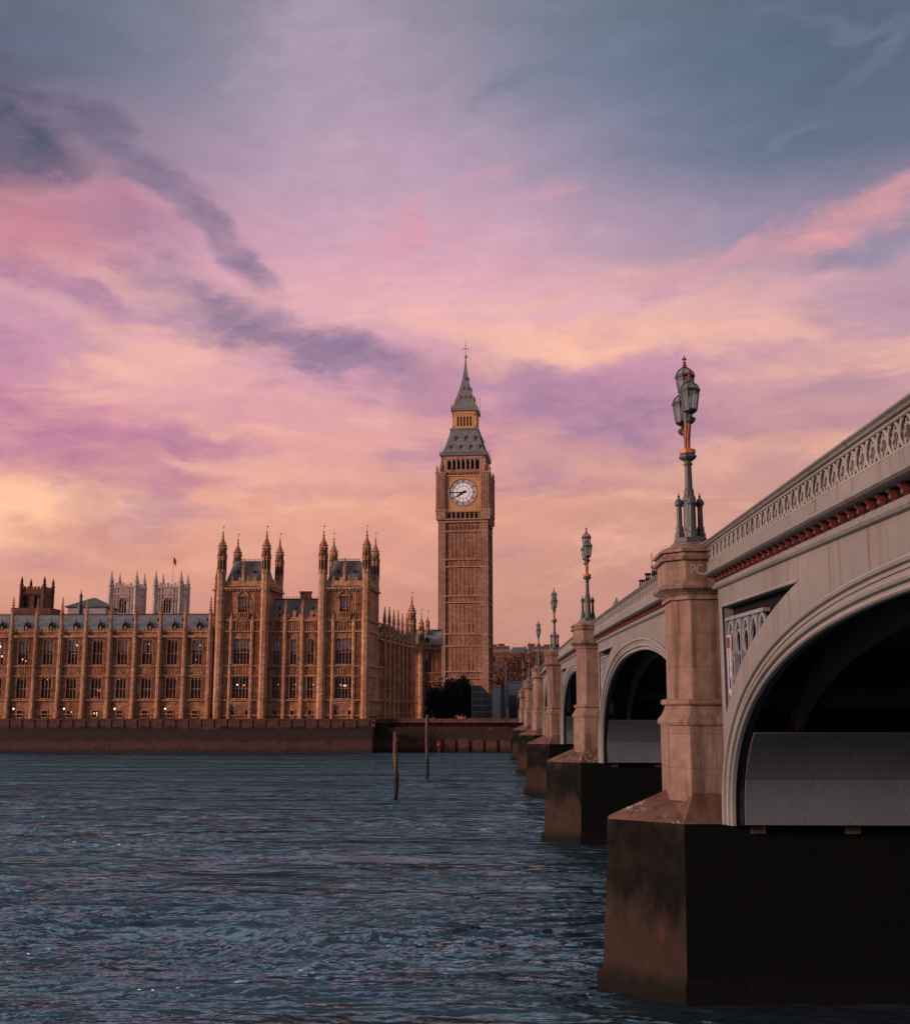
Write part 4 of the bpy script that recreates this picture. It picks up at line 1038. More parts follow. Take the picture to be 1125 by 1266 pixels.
# ------------------------------------------------------------------ river walls
XR = T2[1] + 1.3
mb = MB(); mb.box(-420, XR, 212.4, 217.35, -2, 4.5); mb.box(-420, XR - .1, 212.55, 213.1, 4.503, 5.9); mb.box(-420, XR, 212.45, 213.2, 5.903, 6.12)
for j in range(60): x = XR - .9 - j * PB * .5; mb.box(x - .35, x + .35, 212.42, 212.55, 4.503, 5.9)
tag(mb.build('terrace_wall', M['river_wall']), 'weed-stained brown stone river wall carrying the palace terrace', 'wall')
mb = MB(); mb.box(XR, 420, 218.6, 220.5, -2, 4.5); mb.box(XR, 420, 219.1, 219.6, 4.503, 5.9); mb.box(XR, 420, 219, 219.7, 5.903, 6.1); mb.box(XR - 3, XR, 217.4, 220.5, -2, 5.4)

for j in range(14): x = -20 + j * 2.6; mb.box(x - .12, x + .12, 218.35, 218.6, -.5, 2.2)
tag(mb.build('embankment_wall', M['embankment']), 'low dark embankment wall between the palace and the bridge', 'wall')

# ------------------------------------------------------------------ terrace lamps
def terrace_lamp(px, lab):
    x = at(px, 880, 213)[0]; t = empty('terrace_lamp', (x, 212.8, 6.12), lab, 'lamp', 'lamps along the palace terrace')
    mb = MB(); mb.lathe(x, 212.8, [(.16, 6.12), (.12, 6.4), (.06, 6.6), (.05, 7.6), (.10, 7.65), (.06, 7.72)], 6); mb.build('post', M['iron'], t)
    mb = MB(); mb.lathe(x, 212.8, [(.08, 7.722), (.17, 7.82), (.17, 7.98), (.08, 8.1)], 8); mb.build('globe', M['lit'], t)
for px, lab in ((17, 'lit globe lamp on the terrace parapet, farthest left of four'), (79.5, 'lit globe lamp on the terrace parapet, second from the left'), (142, 'lit globe lamp on the terrace parapet, third from the left'), (204.5, 'lit globe lamp on the terrace parapet nearest the turreted towers')): terrace_lamp(px, lab)

# ------------------------------------------------------------------ the clock tower
def clock_tower():
    cx, _, _ = at(576, 700, 300); root = empty('clock_tower', (cx, 300, LAND), 'tall brown stone clock tower with a white dial and pointed slate spire', 'clock tower', world=False, rz=radians(-5.2))
    zt = lambda y: at(573, y, float(np.interp(y, [446, 500, 535, 562], [300, 297.2, 296, 294])))[2] - LAND
    w = 6.25
    def faces():                                  # four sides: maps (u, n, z) with n outward
        for k in range(4):
            a = k * pi / 2; ca, sa = cos(a), sin(a)
            yield k, (lambda u, n, z, ca=ca, sa=sa: (u * ca + n * sa, u * sa - n * ca, z))
    strings = [zt(y) for y in (839, 830.6, 799, 784, 745, 737, 700.8, 691.7, 657)]
    zc0 = zt(644)
    mb = MB(); mb.box(-w + .26, w - .26, -w + .26, w - .26, 0, zc0)
    shaft = mb.build('shaft', M['tower'], root)
    for k, T in faces():
        mb = MB(T)
        for i in range(9):                              # vertical ribs of the panelling
            u = -4.2 + i * 1.05; mb.box(u - .15, u + .15, w - .38, w - .16, strings[1], zc0 - .4)
            if i < 8:
                um = u + .525; mb.box(um - .06, um + .06, w - .38, w - .21, strings[1], zc0 - .6)
        for j in range(len(strings) - 1):
            a, b = strings[j], strings[j + 1]
            if b - a > 4:
                for t in (.33, .66, .93):
                    z = a + (b - a) * t; mb.box(-4.3, 4.3, w - .38, w - .18, z - .09, z + .09)
            else:
                for i in range(16): u = -4.2 + i * .56; mb.box(u - .14, u + .14, w - .38, w - .16, a + .25, b - .25)
        mb.build('panelling', M['tower'], shaft)
        for j in range(len(strings) - 1) if k < 2 else ():
            a, b = strings[j], strings[j + 1]
            if b - a > 4:
                for u in (-2.62, -1.57, 1.57, 2.62):
                    mb = MB(T); mb.box(u - .17, u + .17, w - .30, w - .24, a + (b - a) * .06, a + (b - a) * .38); mb.build('slit_window', M['dark'], shaft)
        mb = MB(T)
        for i in range(8): u = -3.67 + i * 1.05; mb.box(u - .29, u + .29, w - .37, w - .23, zc0 - 2.3, zc0 - 1.3)
        mb.build('arcade_recess', M['dark'], shaft)
        for z in strings: mb = MB(T); mb.box(-w - .1, w + .1, w - .4, w + .2, z - .16, z + .16); mb.build('string_course', M['tower_trim'], shaft)
        mb = MB(T); mb.box(-w - .2, w + .2, w - .4, w + .35, zc0 - .45, zc0 - .05); mb.build('string_course', M['tower_trim'], shaft)
    for sx in (-1, 1):
        for sy in (-1, 1):
            x, y = sx * (w - .75), sy * (w - .75); mb = MB()
            mb.box(x - .85, x + .85, y - .85, y + .85, 0, zc0 - .5)
            for d in (-.8, -.27, .27, .8):
                mb.box(x + d - .09, x + d + .09, y - .97, y + .97, 1, zc0 - .6); mb.box(x - .97, x + .97, y + d - .09, y + d + .09, 1, zc0 - .6)
            mb.build('corner_buttress', M['tower_trim'], root)
    # clock stage
    wc = 6.75; z1 = zt(584); zf0, zf1 = zt(632), zt(587.5); zd = zt(609); 
    mb = MB(); mb.box(-wc + .5, wc - .5, -wc + .5, wc - .5, zc0, z1)
    stage = mb.build('clock_stage', M['tower'], root)
    for sx in (-1, 1):
        for sy in (-1, 1):
            x, y = sx * (wc - 1.0), sy * (wc - 1.0); mb = MB()
            mb.sq(x, y, [(1.15, zc0 + .3), (1.25, zc0 + .7), (1.25, zf0 - .3), (1.38, zf0), (1.38, zf0 + .25), (1.22, zf0 + .5), (1.22, z1 - .6), (1.42, z1 - .3), (1.42, z1)])
            for d in (-.85, -.3, .3, .85):
                mb.box(x + d - .12, x + d + .12, y - 1.34, y + 1.34, zf0 + .6, z1 - .7); mb.box(x - 1.34, x + 1.34, y + d - .12, y + d + .12, zf0 + .6, z1 - .7)
            for q in (-1, 1):
                for r in (-1, 1): mb.lathe(x + q * 1.1, y + r * 1.1, [(.2, z1), (.18, z1 + 1.0), (.26, z1 + 1.1), (.0, z1 + 2.0)], 5)
            mb.lathe(x, y, [(.55, z1), (.5, z1 + 1.6), (.62, z1 + 1.8), (.3, z1 + 2.3), (.03, z1 + 4.0)], 8)
            mb.build('corner_pier', M['tower_trim'], stage)
    for k, T in faces():
        mb = MB(T)
        mb.box(-wc + .3, wc - .3, wc - .5, wc + .1, zf0 - .35, zf0 - .05); mb.box(-wc + .3, wc - .3, wc - .5, wc + .1, zc0 + .2, zc0 + .5)
        for i in range(8): u = -4.1 + i * 1.17; mb.box(u - .14, u + .14, wc - .5, wc - .15, zc0 + .5, zf0 - .35)
        mb.build('carved_band', M['tower_trim'], stage); mb = MB(T)
        for i in range(13): u = -4.2 + i * .7; mb.box(u - .2, u + .2, wc - .3, wc + .05, z1 - .55, z1 - .1)
        mb.box(-wc + .3, wc - .3, wc - .5, wc + .15, z1 - .1, z1 + .12)
        mb.build('carved_band', M['tower_trim'], stage)
        mb = MB(T)
        for i in range(7): u = -3.515 + i * 1.17; mb.box(u - .36, u + .36, wc - .5, wc - .44, zc0 + .8, zf0 - .7)
        mb.build('arcade_recess', M['dark'], stage)
        if k in (0, 1):
            mb = MB(T); s = (zf1 - zf0) / 2; zm = (zf0 + zf1) / 2; R = 3.52
            mb.box(-s, -s + .35, wc - .5, wc - .05, zf0, zf1); mb.box(s - .35, s, wc - .5, wc - .05, zf0, zf1); mb.box(-s + .35, s - .35, wc - .5, wc - .05, zf0, zf0 + .35); mb.box(-s + .35, s - .35, wc - .5, wc - .05, zf1 - .35, zf1)
            for i in range(48):                     # spandrels round the dial
                a0, a1 = 2 * pi * i / 48, 2 * pi * (i + 1) / 48
                def rim(a): r = (s - .35) / max(abs(cos(a)), abs(sin(a))); return (r * cos(a), wc - .3, zm + r * sin(a))
                def cir(a, r=R + .12): return (r * cos(a), wc - .3, zd + r * sin(a))
                mb.add([cir(a0), cir(a1), rim(a1), rim(a0)], [(0, 3, 2, 1)])
            mb.tube([(( R + .12) * cos(a), wc - .28, zd + (R + .12) * sin(a)) for a in np.linspace(0, 2 * pi, 49)], .13, 6)
            for qx in (-1, 1):
                for qz in (-1, 1): mb.lathe(0, 0, [(0, 0), (0, .001)], 3) if False else mb.tube([(qx * (s - 1.0) + .45 * cos(a), wc - .27, zm + qz * (s - 1.0) + .45 * sin(a)) for a in np.linspace(0, 2 * pi, 13)], .1, 4)
            fr = mb.build('dial_frame', M['gilt'], stage)
            mb = MB(T)
            for d in (-.22, .22):
                for i in range(30):
                    pass
            ring = lambda r: [(r * cos(2 * pi * i / 64), zd + r * sin(2 * pi * i / 64)) for i in range(64)]
            def annulus(r0, r1, n):
                A, B = ring(r0), ring(r1)
                mb.add([(x, n, z) for x, z in A] + [(x, n, z) for x, z in B], [(i, (i + 1) % 64, 64 + (i + 1) % 64, 64 + i) for i in range(64)])
            mb.mi = 0; mb.add([(x, wc - .36, z) for x, z in ring(R)], [tuple(range(64))])
            mb.mi = 1; annulus(2.55, R, wc - .35)
            mb.mi = 2; annulus(R - .1, R + .05, wc - .345); annulus(2.48, 2.58, wc - .345); annulus(1.62, 1.72, wc - .345)
            for i in range(12):
                a = pi / 2 - i * pi / 6; c, s_ = cos(a), sin(a); r0, r1, h = 1.7, R, .055
                mb.add([(c * r0 - s_ * h, wc - .34, zd + s_ * r0 + c * h), (c * r1 - s_ * h, wc - .34, zd + s_ * r1 + c * h), (c * r1 + s_ * h, wc - .34, zd + s_ * r1 - c * h), (c * r0 + s_ * h, wc - .34, zd + s_ * r0 - c * h)], [(0, 1, 2, 3)])
            mb.build('clock_face', [M['dial'], M['dial_ring'], M['navy']], stage)
            for i, nm in enumerate(['XII', 'I', 'II', 'III', 'IV', 'V', 'VI', 'VII', 'VIII', 'IX', 'X', 'XI']):
                a = pi / 2 - i * pi / 6; vs, fs = text_mesh(nm, .62); b = a - pi / 2; mb = MB(T)
                mb.add([(3.02 * cos(a) + x * cos(b) - y * sin(b), wc - .335 + z, zd + 3.02 * sin(a) + x * sin(b) + y * cos(b)) for x, y, z in vs], fs)
                mb.build('roman_numeral', M['navy'], stage)
            def hand(ang, L, wd, nm, off, tail):
                c, s_ = cos(ang), sin(ang); mb = MB(T); P = [(-tail, wd * .9), (-tail * .4, wd), (L * .25, wd), (L * .8, wd * .6), (L, .03)]
                pts = [(c * r - s_ * q, wc - .3 + off, zd + s_ * r + c * q) for r, q in P] + [(c * r + s_ * q, wc - .3 + off, zd + s_ * r - c * q) for r, q in reversed(P)]
                mb.loft([pts, [(x, n + .06, z) for x, n, z in pts]]); mb.build(nm, M['navy'], stage)
            hand(radians(181), 3.35, .15, 'minute_hand', 0, .9); hand(radians(213), 2.45, .24, 'hour_hand', .08, .8)
    # belfry
    wb = 5.75; z2 = zt(563.5); zo0, zo1 = zt(580), zt(567)
    mb = MB(); mb.box(-wb + .9, wb - .9, -wb + .9, wb - .9, z1, z2); mb.build('belfry_core', M['dark'], root)
    for k, T in faces():
        mb = MB(T); n = 7; pitch = 1.2
        mb.box(-wb, wb, wb - .7, wb, z1, zo0); mb.box(-wb, wb, wb - .7, wb, zo1, z2)
        for sx in (-1, 1): mb.box(min(sx * wb, sx * (3.5 * pitch - .02)), max(sx * wb, sx * (3.5 * pitch - .02)), wb - .7, wb - .002, zo0, zo1)
        for i in range(n - 1): u = (i - 2.5) * pitch; mb.box(u - .2, u + .2, wb - .6, wb + .05, zo0, zo1)
        for i in range(n):
            u = (i - 3) * pitch
            for sg in (-1, 1): mb.add([(u + sg * .42, wb - .1, zo1), (u, wb - .1, zo1), (u + sg * .42, wb - .1, zo1 - .75)], [(0, 1, 2)])
        for i in range(18): u = -wb + (i + .5) * 2 * wb / 18; mb.box(u - .2, u + .2, wb, wb + .12, z1 + .5, zo0 - .3)
        mb.build('belfry_arcade', M['tower_trim'], root)
    mb = MB()
    mb.sq(0, 0, [(wb + .1, z2), (wb + .45, z2 + .25), (wb + .5, z2 + .7), (wb + .1, z2 + .95)])
    for k, T in faces():
        for i in range(20): u = -wb + (i + .5) * 2 * wb / 20; p0 = T(u, wb + .4, 0); mb.box(p0[0] - .14, p0[0] + .14, p0[1] - .14, p0[1] + .14, z2 + .7, z2 + 1.25)
    mb.build('eaves', M['slate'], root)
    z3 = zt(531.5); zz = lambda y: zt(y)
    mb = MB(); mb.sq(0, 0, [(wb + .05, z2 + .95), (5.1, zz(554)), (4.45, zz(545)), (3.9, zz(537)), (3.6, z3)])
    roof = mb.build('roof', M['slate'], root)
    for k, T in faces():
        for n, y, hw, d in ((4, 553.5, 3.9, 5.1), (3, 542.5, 2.6, 4.35)):
            for i in range(n):
                u = -hw + 2 * hw * i / (n - 1); z = zz(y); mb = MB(T)
                mb.box(u - .26, u + .26, d - .6, d + .25, z - .5, z + .45); mb.add([(u - .42, d + .3, z + .45), (u + .42, d + .3, z + .45), (u, d + .3, z + 1.1), (u, d - .8, z + 1.1), (u - .42, d - .6, z + .45), (u + .42, d - .6, z + .45)], [(0, 1, 2), (0, 2, 3, 4), (1, 5, 3, 2)])
                if k in (0, 1): mb.build('dormer', M['slate'], roof)
    for sx in (-1, 1):
        for sy in (-1, 1):
            for q, y0, tip in ((wb + .1, 563, 545), (3.5, 508, 484)):
                x, y = sx * q, sy * q; mb = MB(); zb_ = zz(y0); zt_ = zz(tip)
                mb.lathe(x, y, [(.22, zb_), (.12, zb_ + .6), (.05, zb_ + .8), (.04, zt_ - .8), (.14, zt_ - .6), (.03, zt_ - .4), (.0, zt_)], 5); mb.build('roof_finial', M['gilt'], roof)
    # lantern stage
    wl = 3.2; z4 = zt(508.5)
    mb = MB(); mb.sq(0, 0, [(3.6, z3), (3.8, z3 + .15), (3.8, z3 + .5), (3.4, z3 + .75)]); mb.box(-wl + .7, wl - .7, -wl + .7, wl - .7, z3 + .7, z4); mb.build('lantern_base', M['slate'], root)
    for k, T in faces():
        mb = MB(T); a, b = z3 + .75, z4; za, zb_ = zz(526), zz(514.5)
        mb.box(-wl, wl, wl - .5, wl, a, za); mb.box(-wl, wl, wl - .5, wl, zb_, b)
        for i in range(6): u = -2.1 + i * .84; mb.box(u - .16, u + .16, wl - .5, wl + .05, za, zb_)
        for sx in (-1, 1): mb.box(min(sx * 2.1, sx * wl), max(sx * 2.1, sx * wl), wl - .5, wl - .003, za, zb_)
        for i in range(10): u = -2.5 + i * .55; mb.box(u - .15, u + .15, wl, wl + .1, zb_ + .3, b - .3)
        mb.build('lantern_arcade', M['gilt_pale'], root)
    mb = MB(); zs = zt(501)
    mb.sq(0, 0, [(wl + .1, z4), (3.6, z4 + .2), (3.65, z4 + .9), (3.25, zs)]); mb.sq(0, 0, [(2.95, zs), (2.5, zz(494)), (2.0, zz(487.5)), (1.38, zz(479)), (.78, zz(467.5)), (.40, zz(457)), (.16, zz(447))])
    sp = mb.build('spire', M['slate'], root)
    for k, T in faces():
        if k > 1: continue
        for n, y, hw, d in ((3, 491.5, 1.25, 2.35), (2, 480, .6, 1.5), (1, 468, 0, .88)):
            for i in range(n):
                u = -hw + 2 * hw * i / max(1, n - 1); z = zz(y); mb = MB(T); mb.box(u - .16, u + .16, d - .3, d + .2, z - .3, z + .35); mb.add([(u - .28, d + .25, z + .35), (u + .28, d + .25, z + .35), (u, d - .2, z + .85)], [(0, 1, 2)]); mb.build('spire_dormer', M['slate'], sp)
    mb = MB(); t = zz(419.5)
    mb.lathe(0, 0, [(.16, zz(447)), (.3, zz(445.5)), (.12, zz(444)), (.45, zz(441.8)), (.5, zz(440.6)), (.2, zz(439.3)), (.08, zz(437)), (.07, t - .5), (.0, t)], 8)
    for z in (zz(431), ):
        mb.box(-.75, .75, -.05, .05, z - .06, z + .06); mb.box(-.05, .05, -.75, .75, z - .06, z + .06)
        for a in (-.75, .75): mb.lathe(a, 0, [(0, z - .3), (.16, z), (0, z + .3)], 5); mb.lathe(0, a, [(0, z - .3), (.16, z), (0, z + .3)], 5)
    mb.lathe(0, 0, [(0, zz(427) - .3), (.22, zz(427)), (0, zz(427) + .3)], 6)
    mb.build('finial', M['gilt'], sp)
clock_tower()

# ------------------------------------------------------------------ buildings behind
def abbey(px, lab, flag=False):
    Y = 470.; cx = at(px, 740, Y)[0]; hw = 5.7; t = empty('abbey_tower', (cx, Y, LAND), lab, 'church tower', 'pair of pale abbey towers')
    z1 = at(px, 725, Y)[2]; tip = at(px, 704, Y - 6)[2]; mb = MB()
    holes = [(-1.5, 1.5, z1 - 11.5, z1 - 5.2)]
    for a, b, c, d in rect_minus(-hw, hw, LAND, z1 - 1, holes): mb.box(cx + a, cx + b, Y - hw, Y - hw + .8, c, d)
    mb.box(cx - hw, cx + hw, Y - hw + .82, Y + hw, LAND, z1 - 1)
    for z in (z1 - 1.2, z1 - 4.0, z1 - 13): mb.box(cx - hw - .25, cx + hw + .25, Y - hw - .25, Y + hw + .25, z, z + .5)
    for sx in (-3.6, -2.4, 2.4, 3.6): mb.box(cx + sx - .2, cx + sx + .2, Y - hw - .2, Y - hw - .003, z1 - 12, z1 - 1.3)
    for j in range(7):
        u = -hw + 1.2 + j * 1.5
        mb.box(cx + u - .5, cx + u + .5, Y - hw - .1, Y - hw + .4, z1 - .7, z1 + (.9 if j % 2 else .2)); mb.box(cx + hw - .4, cx + hw + .1, Y + u - .5, Y + u + .5, z1 - .7, z1 + (.9 if j % 2 else .2))
    wall = mb.build('wall', M['abbey'], t)
    mb = MB(); mb.box(cx - 1.5, cx + 1.5, Y - hw + .6, Y - hw + .75, z1 - 11.5, z1 - 5.2); w = mb.build('window', M['dark'], t)
    mb = MB()
    for x in (-.5, .5): mb.box(cx + x - .12, cx + x + .12, Y - hw + .1, Y - hw + .5, z1 - 11.5, z1 - 5.2)
    mb.tube([(cx + 1.5 * cos(a), Y - hw - .05, z1 - 6.7 + 1.5 * sin(a)) for a in np.linspace(0, pi, 11)], .25, 5); mb.tube([(cx + .6 * cos(a), Y - hw + .1, z1 - 6.6 + .6 * sin(a)) for a in np.linspace(0, 2 * pi, 13)], .12, 5)
    mb.build('window_tracery', M['abbey'], w)
    for sx in (-1, 1):
        for sy in (-1, 1):
            x, y = cx + sx * (hw - .5), Y + sy * (hw - .5); mb = MB()
            mb.lathe(x, y, [(1.15, LAND), (1.15, z1 - .6), (1.35, z1 - .4), (1.35, z1), (1.0, z1 + .3), (1.0, z1 + 1.2), (1.2, z1 + 1.4), (.8, z1 + 1.8), (.35, z1 + 3.8), (.05, tip)], 8)
            T = lambda u, w_, z: (x + u, y + w_, z); crockets(T, mb, 0, 0, .9, z1 + 1.8, tip - .6, 4, 4)
            mb.build('corner_turret', M['abbey'], t)
    if flag:
        zf = at(213.5, 688, Y)[2]; mb = MB(); mb.lathe(cx + .3, Y, [(.13, z1 - 1), (.07, zf)], 6); p = mb.build('flagpole', M['white_metal'], t)
        mb = MB(); mb.loft([[(cx + .35 + i * .3, Y + .25 * sin(i * 1.3), zf - .3 - .35 * i), (cx + .35 + i * .3, Y + .25 * sin(i * 1.3) + .02, zf - .3 - .35 * i), (cx + .35 + i * .3, Y + .25 * sin(i * 1.3) + .02, zf - 2.6 - .5 * i), (cx + .35 + i * .3, Y + .25 * sin(i * 1.3), zf - 2.6 - .5 * i)] for i in range(5)])
        mb.build('flag', M['flag'], p)
abbey(157.5, 'pale stone abbey tower left of the one flying a flag'); abbey(211.8, 'pale stone abbey tower flying a flag above the palace roof', True)
def brown_tower():
    Y = 330.; cx = at(45.5, 740, Y)[0]; hw = 3.3; t = empty('ventilation_tower', (cx, Y, LAND), 'square brown stone tower with four tall pinnacles at far left', 'tower'); z1 = at(45, 729, Y)[2]; tip = at(45, 714, Y - 3)[2]
    mb = MB(); 
    for a, b, c, d in rect_minus(-hw, hw, LAND, z1, [(-2.4, -.6, z1 - 5.6, z1 - 2.0), (.6, 2.4, z1 - 5.6, z1 - 2.0)]): mb.box(cx + a, cx + b, Y - hw, Y - hw + .5, c, d)
    mb.box(cx - hw, cx + hw, Y - hw + .52, Y + hw, LAND, z1 - .1); mb.box(cx - hw - .3, cx + hw + .3, Y - hw - .3, Y + hw + .3, z1 - 1.7, z1 - 1.35)
    for j in range(6): u = -hw + .9 + j; mb.box(cx + u - .3, cx + u + .3, Y - hw - .02, Y - hw + .4, z1, z1 + .6); mb.box(cx + hw - .4, cx + hw + .02, Y + u - .3, Y + u + .3, z1, z1 + .6)
    mb.box(cx - hw - 2.4, cx + hw + 2.4, Y - hw - .6, Y + hw + 2, LAND, at(45, 753, Y)[2]); mb.build('wall', M['brown_stone'], t)
    for u in (-1.5, 1.5):
        mb = MB(); mb.box(cx + u - .9, cx + u + .9, Y - hw + .3, Y - hw + .5, z1 - 5.6, z1 - 2.0); mb.build('louvre', M['dark'], t)
    for sx in (-1, 1):
        for sy in (-1, 1):
            mb = MB(); x, y = cx + sx * hw, Y + sy * hw; mb.lathe(x, y, [(.55, LAND), (.55, z1 + .8), (.7, z1 + 1.0), (.45, z1 + 1.3), (.4, z1 + 2.4), (.04, tip + .4)], 8); mb.build('pinnacle', M['brown_stone'], t)
brown_tower()
def tent_roof():
    Y = 380.; x0 = at(80, 752, Y)[0]; x1 = at(133, 752, Y)[0]; cx = at(108, 740, Y)[0]; za = at(108, 737, Y)[2]; zb = at(108, 751, Y)[2]
    t = empty('pyramid_roof_hall', ((x0 + x1) / 2, Y + 7, LAND), 'hall with a dark pyramid roof showing behind the palace', 'building')
    mb = MB(); mb.box(x0 + .8, x1 - .8, Y + .5, Y + 13, LAND, zb); mb.build('wall', M['white_wall'], t)
    mb = MB(); mb.loft([[(x0, Y, zb), (x1, Y, zb), (x1, Y + 14, zb), (x0, Y + 14, zb)], [(x0, Y, zb + .4), (x1, Y, zb + .4), (x1, Y + 14, zb + .4), (x0, Y + 14, zb + .4)], [(cx - .5, Y + 6.5, za), (cx + .5, Y + 6.5, za), (cx + .5, Y + 7.5, za), (cx - .5, Y + 7.5, za)]]); mb.build('roof', M['slate_dark'], t)
    x, _, zt_ = at(100.7, 728, 362); mb = MB(); mb.lathe(x, 362, [(.9, LAND), (.9, zt_ - 5.5), (.5, zt_ - 4.5), (.45, zt_ - 2.6), (.6, zt_ - 2.4), (.25, zt_ - 1.6), (.02, zt_)], 8)
    tag(mb.build('spirelet', M['slate_dark']), 'thin dark spirelet in front of the pyramid roof', 'spire')
tent_roof()
def stone_block(name, px0, px1, ytop, Y, lab, mat, roofm, chims=(), dep=20, rows=4, blue=False):
    x0 = at(px0, 830, Y)[0]; x1 = at(px1, 830, Y)[0]; z1 = at((px0 + px1) / 2, ytop, Y)[2]
    t = empty(name, ((x0 + x1) / 2, Y + dep / 2, LAND), lab, 'building'); mb = MB(); n = max(2, int((x1 - x0) / 3.2)); wins = []
    for r in range(rows):
        for i in range(n):
            u = x0 + (i + .5) * (x1 - x0) / n; z = z1 - 2.6 - r * 3.4
            if z - 1 > LAND: wins.append((u - .55, u + .55, z - 1, z + .8))
    for a, b, c, d in rect_minus(x0, x1, LAND, z1, wins): mb.box(a, b, Y, Y + .5, c, d)
    mb.box(x0, x1, Y + .52, Y + dep, LAND, z1 - .05); mb.box(x0 - .2, x1 + .2, Y - .2, Y + dep, z1 - .9, z1 - .6)
    mb.build('wall', mat, t)
    for w in wins:
        q = MB(); q.box(w[0], w[1], Y + .3, Y + .45, w[2], w[3]); q.build('window', M['glass'], t)
    q = MB(); q.loft([[(x0, Y, z1), (x1, Y, z1), (x1, Y + dep, z1), (x0, Y + dep, z1)], [(x0 + 1, Y + 3, z1 + 2.), (x1 - 1, Y + 3, z1 + 2.), (x1 - 1, Y + dep - 3, z1 + 2.), (x0 + 1, Y + dep - 3, z1 + 2.)]]); q.build('roof', roofm, t)
    for px, yt, wd in chims:
        x, _, z = at(px, yt, Y + 2); q = MB(); q.box(x - wd, x + wd, Y + 1.5, Y + 3, z1 - .5, z - .3); q.box(x - wd - .15, x + wd + .15, Y + 1.4, Y + 3.1, z - .3, z); q.build('chimney', mat, t)
stone_block('office_block', 603, 633, 806, 420, 'brown office block right behind the clock tower', M['bg_brick'], M['slate'], [(612, 797, .8), (620, 796, 1.1), (627, 799, .8)])
stone_block('blue_roofed_block', 631, 654, 806, 470, 'distant block with a flat blue-grey roof above the brown trees', M['bg_brick'], M['blue_roof'])
stone_block('corner_block', 652, 684, 806, 400, 'dark brown block with chimneys behind the far bridge lamps', M['bg_brick'], M['slate'], [(657, 796, 1.2), (668, 799, .8), (676, 797, 1.0)])
def chimney_block():
    t = empty('parliament_offices', (56, 325, LAND), 'dark office roof with stepped chimneys showing above the bridge parapet', 'building')
    mb = MB(); mb.box(37, 75, 302, 350, LAND, 33); mb.build('wall', M['bg_brick'], t)
    mb = MB(); mb.loft([[(37, 302, 33), (75, 302, 33), (75, 350, 33), (37, 350, 33)], [(41, 307, 38), (71, 307, 38), (71, 345, 38), (41, 345, 38)]]); mb.build('roof', M['iron'], t)
    for px, yt, Y in ((793.5, 717, 335), (801, 709, 322), (809, 700, 309), (817, 692, 298.5)):
        x, _, z = at(px, yt, Y); mb = MB(); mb.box(x - .75, x + .75, Y - .75, Y + .75, 33, z - 1.4); mb.box(x - .65, x + .65, Y - .65, Y + .65, z - .55, z - .4)
        for a in (-.55, 0, .55): mb.box(x + a - .12, x + a + .12, Y - .6, Y + .6, z - 1.4, z - .5)
        mb.box(x - .85, x + .85, Y - .85, Y + .85, z - .4, z); mb.build('chimney', M['iron'], t)
    x, _, z = at(805.5, 683, 318); mb = MB(); mb.lathe(x, 318, [(.14, 33), (.08, z)], 6); mb.build('flagpole', M['iron'], t)
    x, _, z = at(762, 738, 312); t2 = empty('domed_turret', (x, 312, LAND), 'small grey domed turret peeping over the bridge parapet', 'turret')
    mb = MB(); mb.lathe(x, 312, [(1.6, LAND), (1.6, z - 4.5), (1.9, z - 4.3), (1.9, z - 4.0)], 10); mb.build('wall', M['bg_brick'], t2)
    mb = MB(); mb.lathe(x, 312, [(.9, z - 4.0), (1.05, z - 2.6), (.9, z - 1.9), (.5, z - 1.2), (.15, z - .8), (.3, z - .5), (.0, z)], 10); mb.build('dome', M['white_metal'], t2)
chimney_block()

# ------------------------------------------------------------------ trees, sheeting, mast
def tree(name, cx, cy, z0, z1, rx, ry, mat, lab, n=5000, leaf=.28, trunk=.3, group=None, seed=1):
    r = np.random.default_rng(seed); t = empty(name, (cx, cy, z0), lab, 'tree', group)
    mb = MB(); h = z1 - z0; lowc = name == 'evergreen_tree'; zc_ = z0 + h * (.50 if lowc else .56); hv = h * (.50 if lowc else .42)
    mb.tube([(cx, cy, z0 - .3), (cx + .1, cy, z0 + h * .3), (cx, cy + .1, z0 + h * .8)], trunk, 7, trunk * .3)
    limbs = []
    for i in range(9):
        a = r.random() * 6.283; e = np.array([cx + rx * .75 * cos(a), cy + ry * .75 * sin(a), zc_ + h * .32 * r.uniform(-.5, 1)]); limbs.append(e)
        mb.tube([(cx, cy, z0 + h * r.uniform(.22, .5)), tuple((np.array([cx, cy, zc_]) + e) / 2 + r.normal(0, .2, 3)), tuple(e)], trunk * .4, 5, trunk * .08)
    mb.build('trunk', M['bark'], t)
    nc = 26; cl = []
    for i in range(nc):
        d = r.normal(0, 1, 3); d /= np.linalg.norm(d); q = r.uniform(.45, .95)
        cl.append(((cx + d[0] * rx * q, cy + d[1] * ry * q, zc_ + d[2] * hv * q), r.uniform(.22, .42)))
    idx = r.integers(0, nc, n); C = np.array([c[0] for c in cl])[idx]; S = np.array([c[1] for c in cl])[idx][:, None]
    P = C + r.normal(0, .55, (n, 3)) * S * np.array([rx, ry, hv])
    A = r.normal(0, 1, (n, 3)); A /= np.linalg.norm(A, axis=1)[:, None]; B = np.cross(A, r.normal(0, 1, (n, 3))); B /= np.linalg.norm(B, axis=1)[:, None]
    sz = leaf * r.uniform(.6, 1.3, (n, 1)); A = A * sz; B = B * sz * .7
    V = np.stack([P - A, P - B, P + A, P + B], 1).reshape(-1, 3)
    mb = MB(); mb.add(V.tolist(), [(4 * i, 4 * i + 1, 4 * i + 2, 4 * i + 3) for i in range(n)]); mb.build('crown', mat, t)
TG = 'dark evergreens below the clock tower'
